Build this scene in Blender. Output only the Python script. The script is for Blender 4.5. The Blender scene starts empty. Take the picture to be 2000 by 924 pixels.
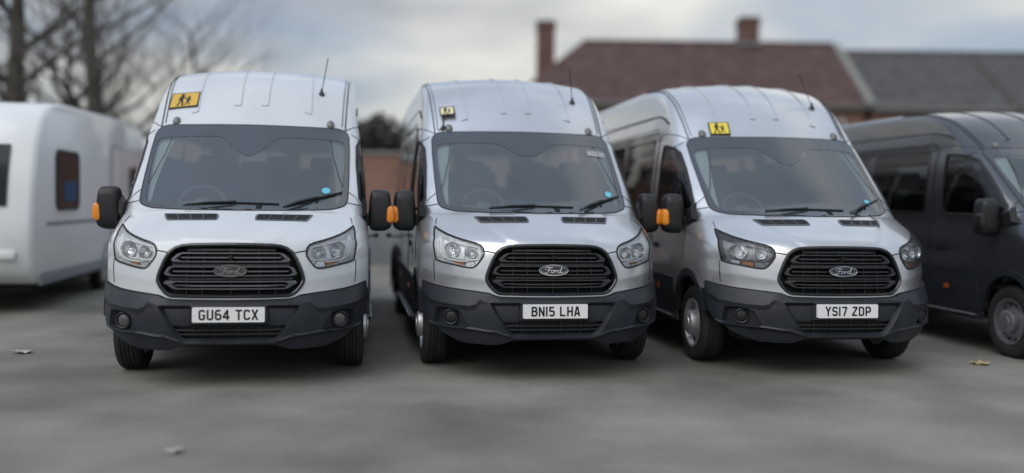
import bpy, bmesh, math, random
import numpy as np
from mathutils import Vector, Matrix
from mathutils.geometry import delaunay_2d_cdt
S = bpy.context.scene
COL = S.collection
rng = random.Random(7)
R = math.radians

# ---------------------------------------------------------------- camera, world, sun, exposure
FPX, CAM_H, PITCH, ROLL = 1848.8, 1.4289, -0.03726, -0.01248
cd = bpy.data.cameras.new('camera')
cam = bpy.data.objects.new('camera', cd)
COL.objects.link(cam)
cd.sensor_fit = 'HORIZONTAL'; cd.sensor_width = 36.0
cd.lens = FPX / 2000 * 36
cd.clip_start = 0.05; cd.clip_end = 3000
cp, sp_, cr, sr = math.cos(PITCH), math.sin(PITCH), math.cos(ROLL), math.sin(ROLL)
fw = Vector((0, cp, sp_)); up0 = Vector((0, -sp_, cp)); rt0 = Vector((1, 0, 0))
rt = rt0 * cr - up0 * sr; up = rt0 * sr + up0 * cr
cam.matrix_world = Matrix(((rt.x, up.x, -fw.x, 0), (rt.y, up.y, -fw.y, 0), (rt.z, up.z, -fw.z, CAM_H), (0, 0, 0, 1)))
cd.dof.use_dof = True
cd.dof.focus_distance = 7.65
cd.dof.aperture_fstop = 0.31
S.camera = cam
SUN_EL, SUN_AZ = R(50), R(222)       # azimuth from north (+Y), clockwise
w = bpy.data.worlds.new('World'); S.world = w; w.use_nodes = True
nt = w.node_tree; N = nt.nodes; L = nt.links; N.clear()
def nd(t, **kw):
    n = N.new(t)
    for k, v in kw.items(): setattr(n, k, v)
    return n
bg = nd('ShaderNodeBackground'); bg.inputs['Strength'].default_value = 0.1
out = nd('ShaderNodeOutputWorld'); L.new(bg.outputs[0], out.inputs[0])
sky = nd('ShaderNodeTexSky', sky_type='NISHITA', sun_disc=False)
sky.sun_elevation = SUN_EL; sky.sun_rotation = SUN_AZ; sky.air_density = 1.2; sky.dust_density = 2.5
tc = nd('ShaderNodeTexCoord'); sx = nd('ShaderNodeSeparateXYZ'); L.new(tc.outputs['Generated'], sx.inputs[0])
# clouds on a flat layer: direction divided by its height, the way real cloud decks foreshorten
den = nd('ShaderNodeMath', operation='ADD'); den.inputs[1].default_value = 0.16
ab = nd('ShaderNodeMath', operation='ABSOLUTE'); L.new(sx.outputs['Z'], ab.inputs[0]); L.new(ab.outputs[0], den.inputs[0])
dv = nd('ShaderNodeVectorMath', operation='SCALE'); iv = nd('ShaderNodeMath', operation='DIVIDE'); iv.inputs[0].default_value = 1
L.new(den.outputs[0], iv.inputs[1]); L.new(tc.outputs['Generated'], dv.inputs[0]); L.new(iv.outputs[0], dv.inputs['Scale'])
mp = nd('ShaderNodeMapping'); mp.inputs['Scale'].default_value = (1.0, 1.0, 0.0); mp.inputs['Location'].default_value = (1.7, 0.35, 0)
L.new(dv.outputs[0], mp.inputs[0])
n1 = nd('ShaderNodeTexNoise'); n1.inputs['Scale'].default_value = 0.75; n1.inputs['Detail'].default_value = 5; n1.inputs['Roughness'].default_value = 0.5
n2 = nd('ShaderNodeTexNoise'); n2.inputs['Scale'].default_value = 0.55; n2.inputs['Detail'].default_value = 4
mp2 = nd('ShaderNodeMapping'); mp2.inputs['Location'].default_value = (8.2, 3.1, 2.0); L.new(dv.outputs[0], mp2.inputs[0])
L.new(mp.outputs[0], n1.inputs[0]); L.new(mp2.outputs[0], n2.inputs[0])
cr1 = nd('ShaderNodeValToRGB'); L.new(n1.outputs[0], cr1.inputs[0])
e = cr1.color_ramp.elements; e[0].position = 0.36; e[0].color = (0, 0, 0, 1); e[1].position = 0.56; e[1].color = (1, 1, 1, 1)
cr2 = nd('ShaderNodeValToRGB'); L.new(n2.outputs[0], cr2.inputs[0])
e = cr2.color_ramp.elements; e[0].position = 0.43; e[0].color = (2.15, 2.5, 3.1, 1); e[1].position = 0.60; e[1].color = (6.7, 6.6, 6.2, 1)
skd = nd('ShaderNodeMix', data_type='RGBA'); skd.inputs[0].default_value = 0.75
L.new(sky.outputs[0], skd.inputs[6]); skd.inputs[7].default_value = (2.9, 3.5, 4.5, 1)
mx = nd('ShaderNodeMix', data_type='RGBA'); L.new(cr1.outputs[0], mx.inputs[0]); L.new(skd.outputs[2], mx.inputs[6]); L.new(cr2.outputs[0], mx.inputs[7])
# an overcast sky is brighter overhead than at the horizon
gr = nd('ShaderNodeMapRange'); L.new(sx.outputs['Z'], gr.inputs[0])
gr.inputs[1].default_value = 0.0; gr.inputs[2].default_value = 1.0; gr.inputs[3].default_value = 0.88; gr.inputs[4].default_value = 2.1
gs = nd('ShaderNodeVectorMath', operation='SCALE'); L.new(mx.outputs[2], gs.inputs[0]); L.new(gr.outputs[0], gs.inputs['Scale'])
L.new(gs.outputs[0], bg.inputs[0])
sl = bpy.data.lights.new('sun', 'SUN'); sl.energy = 1.1; sl.angle = R(55); sl.color = (1, 0.975, 0.94)
so = bpy.data.objects.new('sun', sl); COL.objects.link(so)
sdir = Vector((math.sin(SUN_AZ) * math.cos(SUN_EL), math.cos(SUN_AZ) * math.cos(SUN_EL), math.sin(SUN_EL)))
so.rotation_euler = sdir.to_track_quat('Z', 'Y').to_euler()
so.location = sdir * 50
vs = S.view_settings
vs.view_transform = 'Standard'; vs.look = 'None'; vs.exposure = 0.20; vs.gamma = 1.0; vs.use_curve_mapping = False

# ---------------------------------------------------------------- materials
def material(name, color=(.5, .5, .5), rough=.5, metal=0., coat=0., coat_rough=.03, ior=1.5, noise=None, bump=None, spec=.5):
    m = bpy.data.materials.new(name); m.use_nodes = True
    t = m.node_tree; b = t.nodes['Principled BSDF']
    b.inputs['Base Color'].default_value = (*color, 1); b.inputs['Roughness'].default_value = rough
    b.inputs['Metallic'].default_value = metal; b.inputs['IOR'].default_value = ior
    b.inputs['Specular IOR Level'].default_value = spec
    b.inputs['Coat Weight'].default_value = coat; b.inputs['Coat Roughness'].default_value = coat_rough
    tcx = t.nodes.new('ShaderNodeTexCoord')
    if noise:                                   # (scale, low factor, high factor, detail)
        n = t.nodes.new('ShaderNodeTexNoise'); n.inputs['Scale'].default_value = noise[0]; n.inputs['Detail'].default_value = noise[3] if len(noise) > 3 else 4
        t.links.new(tcx.outputs['Object'], n.inputs[0])
        r = t.nodes.new('ShaderNodeValToRGB'); t.links.new(n.outputs[0], r.inputs[0])
        r.color_ramp.elements[0].position = .3; r.color_ramp.elements[1].position = .7
        r.color_ramp.elements[0].color = (*[c * noise[1] for c in color], 1); r.color_ramp.elements[1].color = (*[min(1, c * noise[2]) for c in color], 1)
        t.links.new(r.outputs[0], b.inputs['Base Color'])
    if bump:                                    # (scale, strength, distance)
        n = t.nodes.new('ShaderNodeTexNoise'); n.inputs['Scale'].default_value = bump[0]; n.inputs['Detail'].default_value = 6
        t.links.new(tcx.outputs['Object'], n.inputs[0])
        bp = t.nodes.new('ShaderNodeBump'); bp.inputs['Strength'].default_value = bump[1]; bp.inputs['Distance'].default_value = bump[2]
        t.links.new(n.outputs[0], bp.inputs['Height']); t.links.new(bp.outputs[0], b.inputs['Normal'])
    return m
def glass(name, tint, ior=1.5, rough=0.0, body=None, body_amt=0.0):
    m = bpy.data.materials.new(name); m.use_nodes = True
    t = m.node_tree; t.nodes.clear()
    o = t.nodes.new('ShaderNodeOutputMaterial'); tr = t.nodes.new('ShaderNodeBsdfTransparent'); gl = t.nodes.new('ShaderNodeBsdfGlossy')
    tr.inputs[0].default_value = (*tint, 1); gl.inputs['Roughness'].default_value = rough; gl.inputs[0].default_value = (1, 1, 1, 1)
    fr = t.nodes.new('ShaderNodeFresnel'); fr.inputs[0].default_value = ior
    mx = t.nodes.new('ShaderNodeMixShader'); t.links.new(fr.outputs[0], mx.inputs[0]); t.links.new(gl.outputs[0], mx.inputs[2])
    src = tr.outputs[0]
    if body:                                    # diffuse film: hazy sky sheen painted into the glass colour
        df = t.nodes.new('ShaderNodeBsdfDiffuse'); df.inputs[0].default_value = (*body, 1)
        m2 = t.nodes.new('ShaderNodeMixShader')
        tcx = t.nodes.new('ShaderNodeTexCoord'); n = t.nodes.new('ShaderNodeTexNoise'); n.inputs['Scale'].default_value = 3.0; n.inputs['Detail'].default_value = 5
        t.links.new(tcx.outputs['Object'], n.inputs[0])
        mr = t.nodes.new('ShaderNodeMapRange'); mr.inputs[3].default_value = body_amt * .6; mr.inputs[4].default_value = body_amt * 1.4
        t.links.new(n.outputs[0], mr.inputs[0]); t.links.new(mr.outputs[0], m2.inputs[0])
        t.links.new(tr.outputs[0], m2.inputs[1]); t.links.new(df.outputs[0], m2.inputs[2]); src = m2.outputs[0]
    t.links.new(src, mx.inputs[1]); t.links.new(mx.outputs[0], o.inputs[0])
    return m
M = {}
M['white'] = material('white_paint', (.65, .675, .705), .30, 0, 1.0, .02, noise=(2.2, .93, 1.03, 8))
M['silver'] = material('silver_paint', (.66, .668, .68), .28, .80, 1.0, .02, noise=(2.6, .93, 1.05, 8))
M['charcoal'] = material('charcoal_paint', (.085, .09, .10), .30, .75, 1.0, .02)
M['bumper'] = material('bumper_plastic', (.017, .0205, .027), .45, 0, 0, noise=(7, .75, 1.3, 6), bump=(420, .10, .001), spec=.42)
M['black'] = material('black_plastic', (.013, .014, .016), .45, noise=(12, .8, 1.2), bump=(300, .08, .001))
M['gloss'] = material('gloss_black', (.012, .013, .015), .12, 0, .5)
M['slat_grey'] = material('satin_grey_slat', (.13, .135, .15), .28, .5)
M['slat_black'] = material('matt_black_slat', (.030, .033, .038), .38)
M['void'] = material('dark_recess', (.006, .006, .007), .8)
M['frit'] = material('black_glass_border', (.02, .024, .030), .05, 0, 0, .0, ior=2.1)
M['seam'] = material('panel_gap', (.012, .012, .014), .8)
M['rubber'] = material('tyre_rubber', (.017, .017, .018), .75, noise=(16, .75, 1.35), bump=(90, .25, .002))
M['seal'] = material('rubber_seal', (.012, .012, .013), .55)
M['steel'] = material('painted_steel', (.56, .57, .58), .32, .6, noise=(14, .75, 1.1))
M['steel_dark'] = material('dark_satin_metal', (.30, .31, .33), .3, .7)
M['chrome'] = material('chrome', (.85, .86, .88), .08, 1.0)
M['reflector'] = material('lamp_reflector', (.80, .82, .85), .14, .9, noise=(38, .6, 1.1), bump=(45, .7, .006))
M['bright'] = material('bright_lamp_trim', (.95, .96, .97), .3, 0., .5)
M['bezel_grey'] = material('grey_lamp_housing', (.22, .23, .245), .35, .3, noise=(30, .7, 1.2), bump=(40, .5, .004))
M['bezel'] = material('silver_lamp_housing', (.80, .82, .85), .35, .25, noise=(30, .75, 1.1), bump=(40, .5, .004))
M['lamp_dark'] = material('dark_lamp_bezel', (.03, .032, .036), .25, .3)
M['lens'] = glass('lamp_lens', (.98, .985, .99), 1.35)
M['windscreen'] = glass('windscreen_glass', (.80, .88, .90), 2.05, 0, (.50, .63, .68), .06)
M['sideglass'] = glass('tinted_side_glass', (.50, .54, .56), 1.6)
M['amber'] = material('amber_lens', (.85, .27, .015), .15, 0, .8, bump=(120, .4, .002))
M['amber_dim'] = material('amber_bulb_cover', (.40, .15, .04), .25, .3)
M['orange'] = material('orange_reflector', (.50, .10, .03), .2, 0, .6)
M['mirror'] = material('mirror_glass', (.8, .8, .8), .02, 1.0)
M['dash'] = material('dashboard_plastic', (.09, .095, .105), .6, noise=(6, .9, 1.1))
M['seat'] = material('seat_fabric', (.035, .04, .06), .9, noise=(30, .8, 1.25))
M['trim'] = material('pale_pillar_trim', (.42, .46, .45), .7)
M['floor'] = material('vehicle_floor', (.03, .03, .032), .8)
M['plate'] = material('white_reflective_plate', (.84, .845, .85), .4)
M['ink'] = material('black_ink', (.008, .008, .009), .5)
M['sign_amber'] = material('amber_reflective_sheet', (.68, .42, .05), .4, noise=(8, .95, 1.04))
M['sign_cream'] = material('cream_reflective_sheet', (.80, .73, .45), .35, noise=(11, .9, 1.05))
M['sign_yellow'] = material('yellow_reflective_sheet', (.80, .64, .06), .4)
M['blue'] = material('pale_blue_sticker', (.16, .58, .75), .5)
M['paper'] = material('white_paper', (.75, .76, .76), .6)
M['fog'] = material('fog_lens_glass', (.09, .095, .095), .12, .2, .8)
M['marker'] = material('smoked_lamp_cap', (.12, .12, .11), .25, 0, .8)

# ---------------------------------------------------------------- mesh helpers
CACHE = {}
def mesh_from(name, V, Fc, smooth=True, sharp=None):
    me = bpy.data.meshes.new(name)
    me.from_pydata([tuple(map(float, v)) for v in V], [], [tuple(map(int, f)) for f in Fc])
    me.validate()
    if smooth: me.polygons.foreach_set('use_smooth', [True] * len(me.polygons))
    me.update()
    if sharp: me.set_sharp_from_angle(angle=R(sharp))
    return me
def link(name, me, mat, parent=None, label=None, kind=None):
    o = bpy.data.objects.new(name, me); COL.objects.link(o)
    if mat is not None:
        if len(me.materials) == 0: me.materials.append(None)
        o.material_slots[0].link = 'OBJECT'; o.material_slots[0].material = mat
    if parent is not None: o.parent = parent
    if label: o['label'] = label
    if kind: o['kind'] = kind
    return o
def islands(V, Fc):
    par = list(range(len(V)))
    def root_(i):
        while par[i] != i: par[i] = par[par[i]]; i = par[i]
        return i
    for f in Fc:
        a = root_(f[0])
        for i in f[1:]: par[root_(i)] = a
    g = {}
    for f in Fc: g.setdefault(root_(f[0]), []).append(f)
    out_ = []
    for fs in g.values():
        ids = sorted({i for f in fs for i in f}); m = {k: n for n, k in enumerate(ids)}
        out_.append(([V[i] for i in ids], [tuple(m[i] for i in f) for f in fs]))
    return out_
LOW = False            # a van with the lower roof
def part(name, key, build, mat, parent, label=None, sharp=35, split=False, kind=None):
    """a part whose mesh is built once and shared by every van; split: each loose piece becomes an object of its own"""
    if LOW: key += '_low'
    if key not in CACHE:
        V, Fc = build() if callable(build) else build
        if LOW: V = [(p[0], p[1], p[2] if p[2] < 1.9 else 1.9 + (p[2] - 1.9) * .74) for p in V]
        CACHE[key] = [mesh_from(name, a, f, True, sharp) for a, f in (islands(V, Fc) if split else [(V, Fc)])]
    os_ = [link(name, me, mat, parent, label, kind) for me in CACHE[key]]
    return os_[0]
def thing(name, label, cat, loc=(0, 0, 0), rz=0., group=None):
    o = bpy.data.objects.new(name, None); COL.objects.link(o); o.location = loc; o.rotation_euler = (0, 0, rz)
    o.empty_display_size = .2
    o['label'] = label; o['category'] = cat
    if group: o['group'] = group
    return o
def tag(o, label, cat, group=None):
    o['label'] = label; o['category'] = cat
    if group: o['group'] = group
    return o
def join(*parts):
    V = []; Fc = []; n = 0
    for v, f in parts:
        V += [tuple(p) for p in v]; Fc += [tuple(i + n for i in q) for q in f]; n += len(v)
    return V, Fc
def mirror_x(vf):
    v, f = vf
    return [(-p[0], p[1], p[2]) for p in v], [tuple(reversed(q)) for q in f]
def move(vf, d):
    return [(p[0] + d[0], p[1] + d[1], p[2] + d[2]) for p in vf[0]], vf[1]
def bm_out(bm):
    bm.verts.index_update(); v = [tuple(x.co) for x in bm.verts]; f = [tuple(q.index for q in p.verts) for p in bm.faces]; bm.free(); return v, f
def rbox(c, s, r=.01, seg=2, rot=None):
    bm = bmesh.new(); bmesh.ops.create_cube(bm, size=1)
    for v in bm.verts: v.co = Vector((v.co.x * s[0], v.co.y * s[1], v.co.z * s[2]))
    if r > 0: bmesh.ops.bevel(bm, geom=list(bm.edges), offset=min(r, .45 * min(s)), segments=seg, profile=.5, affect='EDGES')
    m = Matrix.Translation(c) @ (rot.to_4x4() if rot is not None else Matrix())
    bmesh.ops.transform(bm, matrix=m, verts=bm.verts)
    return bm_out(bm)
def lathe(prof, n=32, axis='x', c=(0, 0, 0), close=True):
    """prof: (r, h); h runs along the axis"""
    V = []; Fc = []
    for r, h in prof:
        for k in range(n):
            a = 2 * math.pi * k / n; p = (r * math.cos(a), r * math.sin(a))
            V.append({'x': (h, p[0], p[1]), 'y': (p[0], h, p[1]), 'z': (p[0], p[1], h)}[axis])
    m = len(prof)
    for i in range(m - 1):
        for k in range(n):
            a, b = i * n + k, i * n + (k + 1) % n
            Fc.append((a, b, b + n, a + n))
    if close:
        Fc.append(tuple(range(n))[::-1]); Fc.append(tuple(range((m - 1) * n, m * n)))
    V = [(v[0] + c[0], v[1] + c[1], v[2] + c[2]) for v in V]
    return fix_normals((V, Fc))
def fix_normals(vf):
    bm = bmesh.new(); vs_ = [bm.verts.new(v) for v in vf[0]]
    for f in vf[1]:
        try: bm.faces.new([vs_[i] for i in f])
        except ValueError: pass
    bmesh.ops.recalc_face_normals(bm, faces=bm.faces)
    return bm_out(bm)
def catmull(pts, n=8, closed=False):
    P = np.array(pts, float); Nn = len(P); o = []
    for i in range(Nn if closed else Nn - 1):
        if closed: p0, p1, p2, p3 = P[i - 1], P[i], P[(i + 1) % Nn], P[(i + 2) % Nn]
        else:
            p1, p2 = P[i], P[i + 1]; p0 = P[i - 1] if i > 0 else 2 * p1 - p2; p3 = P[i + 2] if i + 2 < Nn else 2 * p2 - p1
        t0 = 0.; t1 = t0 + max(1e-9, np.linalg.norm(p1 - p0)) ** .5; t2 = t1 + max(1e-9, np.linalg.norm(p2 - p1)) ** .5; t3 = t2 + max(1e-9, np.linalg.norm(p3 - p2)) ** .5
        for k in range(n):
            t = t1 + (t2 - t1) * k / n
            A1 = (t1 - t) / (t1 - t0) * p0 + (t - t0) / (t1 - t0) * p1; A2 = (t2 - t) / (t2 - t1) * p1 + (t - t1) / (t2 - t1) * p2; A3 = (t3 - t) / (t3 - t2) * p2 + (t - t2) / (t3 - t2) * p3
            B1 = (t2 - t) / (t2 - t0) * A1 + (t - t0) / (t2 - t0) * A2; B2 = (t3 - t) / (t3 - t1) * A2 + (t - t1) / (t3 - t1) * A3
            o.append((t2 - t) / (t2 - t1) * B1 + (t - t1) / (t2 - t1) * B2)
    if not closed: o.append(P[-1])
    return np.array(o)
def resample(P, d, closed=False):
    P = np.asarray(P, float); Q = np.vstack([P, P[:1]]) if closed else P
    s = np.concatenate([[0], np.cumsum(np.linalg.norm(np.diff(Q, axis=0), axis=1))])
    n = max(2, int(round(s[-1] / d))); t = np.linspace(0, s[-1], n + 1)
    if closed: t = t[:-1]
    return np.stack([np.interp(t, s, Q[:, i]) for i in range(Q.shape[1])], 1)
def densify(P, d, closed=True):
    """adds points along edges, keeps the corners"""
    P = [np.array(p, float) for p in P]; o = []
    for i in range(len(P) if closed else len(P) - 1):
        a, b = P[i], P[(i + 1) % len(P)]; n = max(1, int(math.ceil(np.linalg.norm(b - a) / d)))
        o += [a + (b - a) * k / n for k in range(n)]
    if not closed: o.append(P[-1])
    return np.array(o)
def sdf_poly(P, x, z):
    P = np.asarray(P, float); x = np.asarray(x, float); z = np.asarray(z, float)
    d = np.full(x.shape, 1e9); ins = np.zeros(x.shape, bool); n = len(P)
    for i in range(n):
        a = P[i]; b = P[(i + 1) % n]; e_ = b - a; wx = x - a[0]; wz = z - a[1]
        t = np.clip((wx * e_[0] + wz * e_[1]) / (e_ @ e_ + 1e-12), 0, 1)
        d = np.minimum(d, (wx - e_[0] * t) ** 2 + (wz - e_[1] * t) ** 2)
        ins ^= ((a[1] > z) != (b[1] > z)) & (x < (b[0] - a[0]) * (z - a[1]) / (b[1] - a[1] + 1e-12) + a[0])
    d = np.sqrt(d); return np.where(ins, -d, d)
def sweep(P, Nn, prof, closed=False, prof_closed=True):
    """profile (a: across, b: along the normal) carried along the path P"""
    P = np.asarray(P, float); Nn = np.asarray(Nn, float)
    if Nn.ndim == 1: Nn = np.tile(Nn, (len(P), 1))
    T = (np.roll(P, -1, 0) - np.roll(P, 1, 0)) if closed else np.gradient(P, axis=0)
    T /= np.linalg.norm(T, axis=1)[:, None] + 1e-12
    B = np.cross(T, Nn); B /= np.linalg.norm(B, axis=1)[:, None] + 1e-12
    Nn = np.cross(B, T)
    m = len(prof); V = []; Fc = []
    for i in range(len(P)):
        for a, b in prof: V.append(P[i] + B[i] * a + Nn[i] * b)
    n = len(P)
    for i in range(n if closed else n - 1):
        j = (i + 1) % n
        for k in range(m if prof_closed else m - 1):
            l = (k + 1) % m
            Fc.append((i * m + k, i * m + l, j * m + l, j * m + k))
    if not closed and prof_closed:
        Fc.append(tuple(range(m))[::-1]); Fc.append(tuple((n - 1) * m + k for k in range(m)))
    return fix_normals((V, Fc))
def circ(r, n=8, ry=None):
    ry = r if ry is None else ry
    return [(r * math.cos(2 * math.pi * k / n), ry * math.sin(2 * math.pi * k / n)) for k in range(n)]
def rrect(w_, h_, r, n=3):
    o = []
    for cx, cy, a0 in ((w_ / 2 - r, h_ / 2 - r, 0), (-w_ / 2 + r, h_ / 2 - r, 90), (-w_ / 2 + r, -h_ / 2 + r, 180), (w_ / 2 - r, -h_ / 2 + r, 270)):
        for k in range(n + 1):
            a = R(a0 + 90 * k / n); o.append((cx + r * math.cos(a), cy + r * math.sin(a)))
    return o
def loft(sections, cap=True):
    n = len(sections[0]); V = [tuple(p) for s in sections for p in s]; Fc = []
    for i in range(len(sections) - 1):
        for k in range(n):
            l = (k + 1) % n; Fc.append((i * n + k, i * n + l, (i + 1) * n + l, (i + 1) * n + k))
    if cap: Fc.append(tuple(range(n))[::-1]); Fc.append(tuple((len(sections) - 1) * n + k for k in range(n)))
    return fix_normals((V, Fc))
def ribbon2d(pts, wd, closed=False):
    """flat stroke with mitred joints: 2D quads"""
    P = np.asarray(pts, float); n = len(P); Lf = []; Rt = []
    for i in range(n):
        d0 = P[i] - P[i - 1] if (i > 0 or closed) else P[i + 1] - P[i]
        d1 = P[(i + 1) % n] - P[i] if (i < n - 1 or closed) else d0
        d0 = d0 / (np.linalg.norm(d0) + 1e-12); d1 = d1 / (np.linalg.norm(d1) + 1e-12)
        n0 = np.array([-d0[1], d0[0]]); n1_ = np.array([-d1[1], d1[0]]); m = n0 + n1_; m /= np.linalg.norm(m) + 1e-12
        k = wd / 2 / max(.35, m @ n0); Lf.append(P[i] + m * k); Rt.append(P[i] - m * k)
    V = Lf + Rt; Fc = []
    for i in range(n if closed else n - 1):
        j = (i + 1) % n; Fc.append((i, j, n + j, n + i))
    return V, Fc

# ---------------------------------------------------------------- lettering (strokes on a 50 x 79 mm cell)
GL = {
 'G': [[(43, 60), (43, 64), (35, 72), (15, 72), (7, 64), (7, 15), (15, 7), (35, 7), (43, 15), (43, 36), (27, 36)]],
 'U': [[(7, 79), (7, 15), (15, 7), (35, 7), (43, 15), (43, 79)]],
 '6': [[(42, 72), (17, 72), (7, 62), (7, 15), (15, 7), (35, 7), (43, 15), (43, 35), (35, 43), (8, 43)]],
 '4': [[(33, 0), (33, 79)], [(33, 74), (5, 29), (5, 22), (50, 22)]],
 'T': [[(0, 72), (50, 72)], [(25, 66), (25, 0)]],
 'C': [[(43, 58), (43, 64), (35, 72), (15, 72), (7, 64), (7, 15), (15, 7), (35, 7), (43, 15), (43, 22)]],
 'X': [[(5, 79), (45, 0)], [(45, 79), (5, 0)]],
 'B': [[(7, 7), (7, 72), (34, 72), (41, 65), (41, 49), (34, 42), (12, 42)], [(34, 42), (43, 34), (43, 15), (35, 7), (0, 7)]],
 'N': [[(7, 0), (7, 79)], [(7, 74), (43, 5)], [(43, 0), (43, 79)]],
 '1': [[(25, 0), (25, 79)]],
 '5': [[(43, 72), (9, 72), (9, 43), (35, 43), (43, 36), (43, 15), (35, 7), (15, 7), (7, 15)]],
 'L': [[(7, 79), (7, 7), (46, 7)]],
 'H': [[(7, 0), (7, 79)], [(43, 0), (43, 79)], [(7, 40), (43, 40)]],
 'A': [[(5, 0), (21, 73), (29, 73), (45, 0)], [(12, 22), (38, 22)]],
 'Y': [[(5, 79), (25, 38), (25, 0)], [(45, 79), (25, 38)]],
 'S': [[(43, 60), (43, 64), (35, 72), (15, 72), (7, 64), (7, 48), (14, 41), (36, 38), (43, 31), (43, 15), (35, 7), (15, 7), (7, 15), (7, 20)]],
 '7': [[(4, 72), (43, 72), (43, 66), (20, 0)]],
 'Z': [[(4, 72), (42, 72), (42, 65), (8, 14), (8, 7), (46, 7)]],
 'D': [[(7, 7), (7, 72), (33, 72), (43, 62), (43, 17), (33, 7), (0, 7)]],
 'P': [[(7, 0), (7, 72), (35, 72), (43, 64), (43, 42), (35, 34), (12, 34)]],
 'O': [[(15, 72), (35, 72), (43, 64), (43, 15), (35, 7), (15, 7), (7, 15), (7, 64)]],
 'W': [[(3, 79), (13, 5), (25, 60), (37, 5), (47, 79)]],
 '8': [[(15, 72), (35, 72), (42, 65), (42, 48), (35, 41), (15, 41), (8, 48), (8, 65)], [(15, 41), (35, 41), (43, 33), (43, 15), (35, 7), (15, 7), (7, 15), (7, 33)]],
 '0': [[(15, 72), (35, 72), (43, 64), (43, 15), (35, 7), (15, 7), (7, 15), (7, 64)]],
}
CLOSED = {('O', 0), ('0', 0), ('8', 0), ('8', 1)}
def text2d(s, stroke=14.):
    """2D mesh of a line of characters, mm, centred"""
    V = []; Fc = []; x = 0
    for ch in s:
        if ch == ' ': x += 33; continue
        wd = 14 if ch == '1' else 50
        for i, st in enumerate(GL[ch]):
            v, f = ribbon2d([(a + x - (18 if ch == '1' else 0), b) for a, b in st], stroke, (ch, i) in CLOSED)
            n = len(V); V += [tuple(p) for p in v]; Fc += [tuple(k + n for k in q) for q in f]
        x += wd + 11
    return [(a - (x - 11) / 2, b - 39.5) for a, b in V], Fc
def flat_on(v2, f2, o, ex, ey, sc=1.):
    o = np.array(o, float); ex = np.array(ex, float); ey = np.array(ey, float)
    nrm_ = np.cross(ex, ey)
    V = [o + ex * (a * sc) + ey * (b * sc) for a, b in v2]; Fo = []
    for q in f2:
        p = [V[i] for i in q]; nn = np.cross(p[1] - p[0], p[2] - p[0])
        Fo.append(tuple(q) if nn @ nrm_ > 0 else tuple(reversed(q)))
    return [tuple(p) for p in V], Fo

# ---------------------------------------------------------------- the van body as an implicit surface (metres; X across, Y back, Z up)
PROFILE = [(.12, .20), (.05, .28), (.01, .40), (0, .50), (.005, .58), (.03, .68), (.055, .78), (.075, .92), (.10, 1.04), (.135, 1.10), (.20, 1.15), (.32, 1.213), (.46, 1.272), (.60, 1.325), (.67, 1.352),
 (.95, 1.589), (1.23, 1.826), (1.50, 2.05), (1.56, 2.10), (1.70, 2.235), (1.85, 2.375), (2.0, 2.495), (2.2, 2.60), (2.5, 2.69), (2.9, 2.735), (3.5, 2.75), (5.0, 2.75), (6.3, 2.74), (6.52, 2.69), (6.63, 2.55), (6.66, 2.3), (6.70, 1.2), (6.71, .5), (6.68, .38), (6.5, .33), (4.0, .30), (1.5, .22), (.6, .20)]
GX0, GZ0, GS = -.6, -.2, .01
_G = sdf_poly(catmull(PROFILE, 5, True), *np.meshgrid(GX0 + GS * np.arange(820), GZ0 + GS * np.arange(340), indexing='ij'))
def prof_d(x, z):
    u = np.clip((x - GX0) / GS, 0, 817.999); v = np.clip((z - GZ0) / GS, 0, 337.999)
    i = u.astype(int); j = v.astype(int); f = u - i; g = v - j
    return (_G[i, j] * (1 - f) + _G[i + 1, j] * f) * (1 - g) + (_G[i, j + 1] * (1 - f) + _G[i + 1, j + 1] * f) * g
BZ = [0, .95, 1.3, 2.1, 2.6, 3]; BA = [.5, .5, .34, .22, .22, .22]; BP = [3.4, 3.4, 2.6, 2.0, 2, 2]
WZd = np.linspace(0, 3, 301)
_ww = np.interp(WZd, [0, .3, .5, .75, 1.05, 1.35, 1.6, 1.9, 2.2, 2.4, 2.6, 2.8], [.99, 1.0, 1.02, 1.03, 1.03, 1.012, .998, .965, .922, .905, .885, .86])
_k = np.hanning(25); _k /= _k.sum(); _ww = np.convolve(np.pad(_ww, 12, 'edge'), _k, 'valid')
CREASE = 1.0
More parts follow.
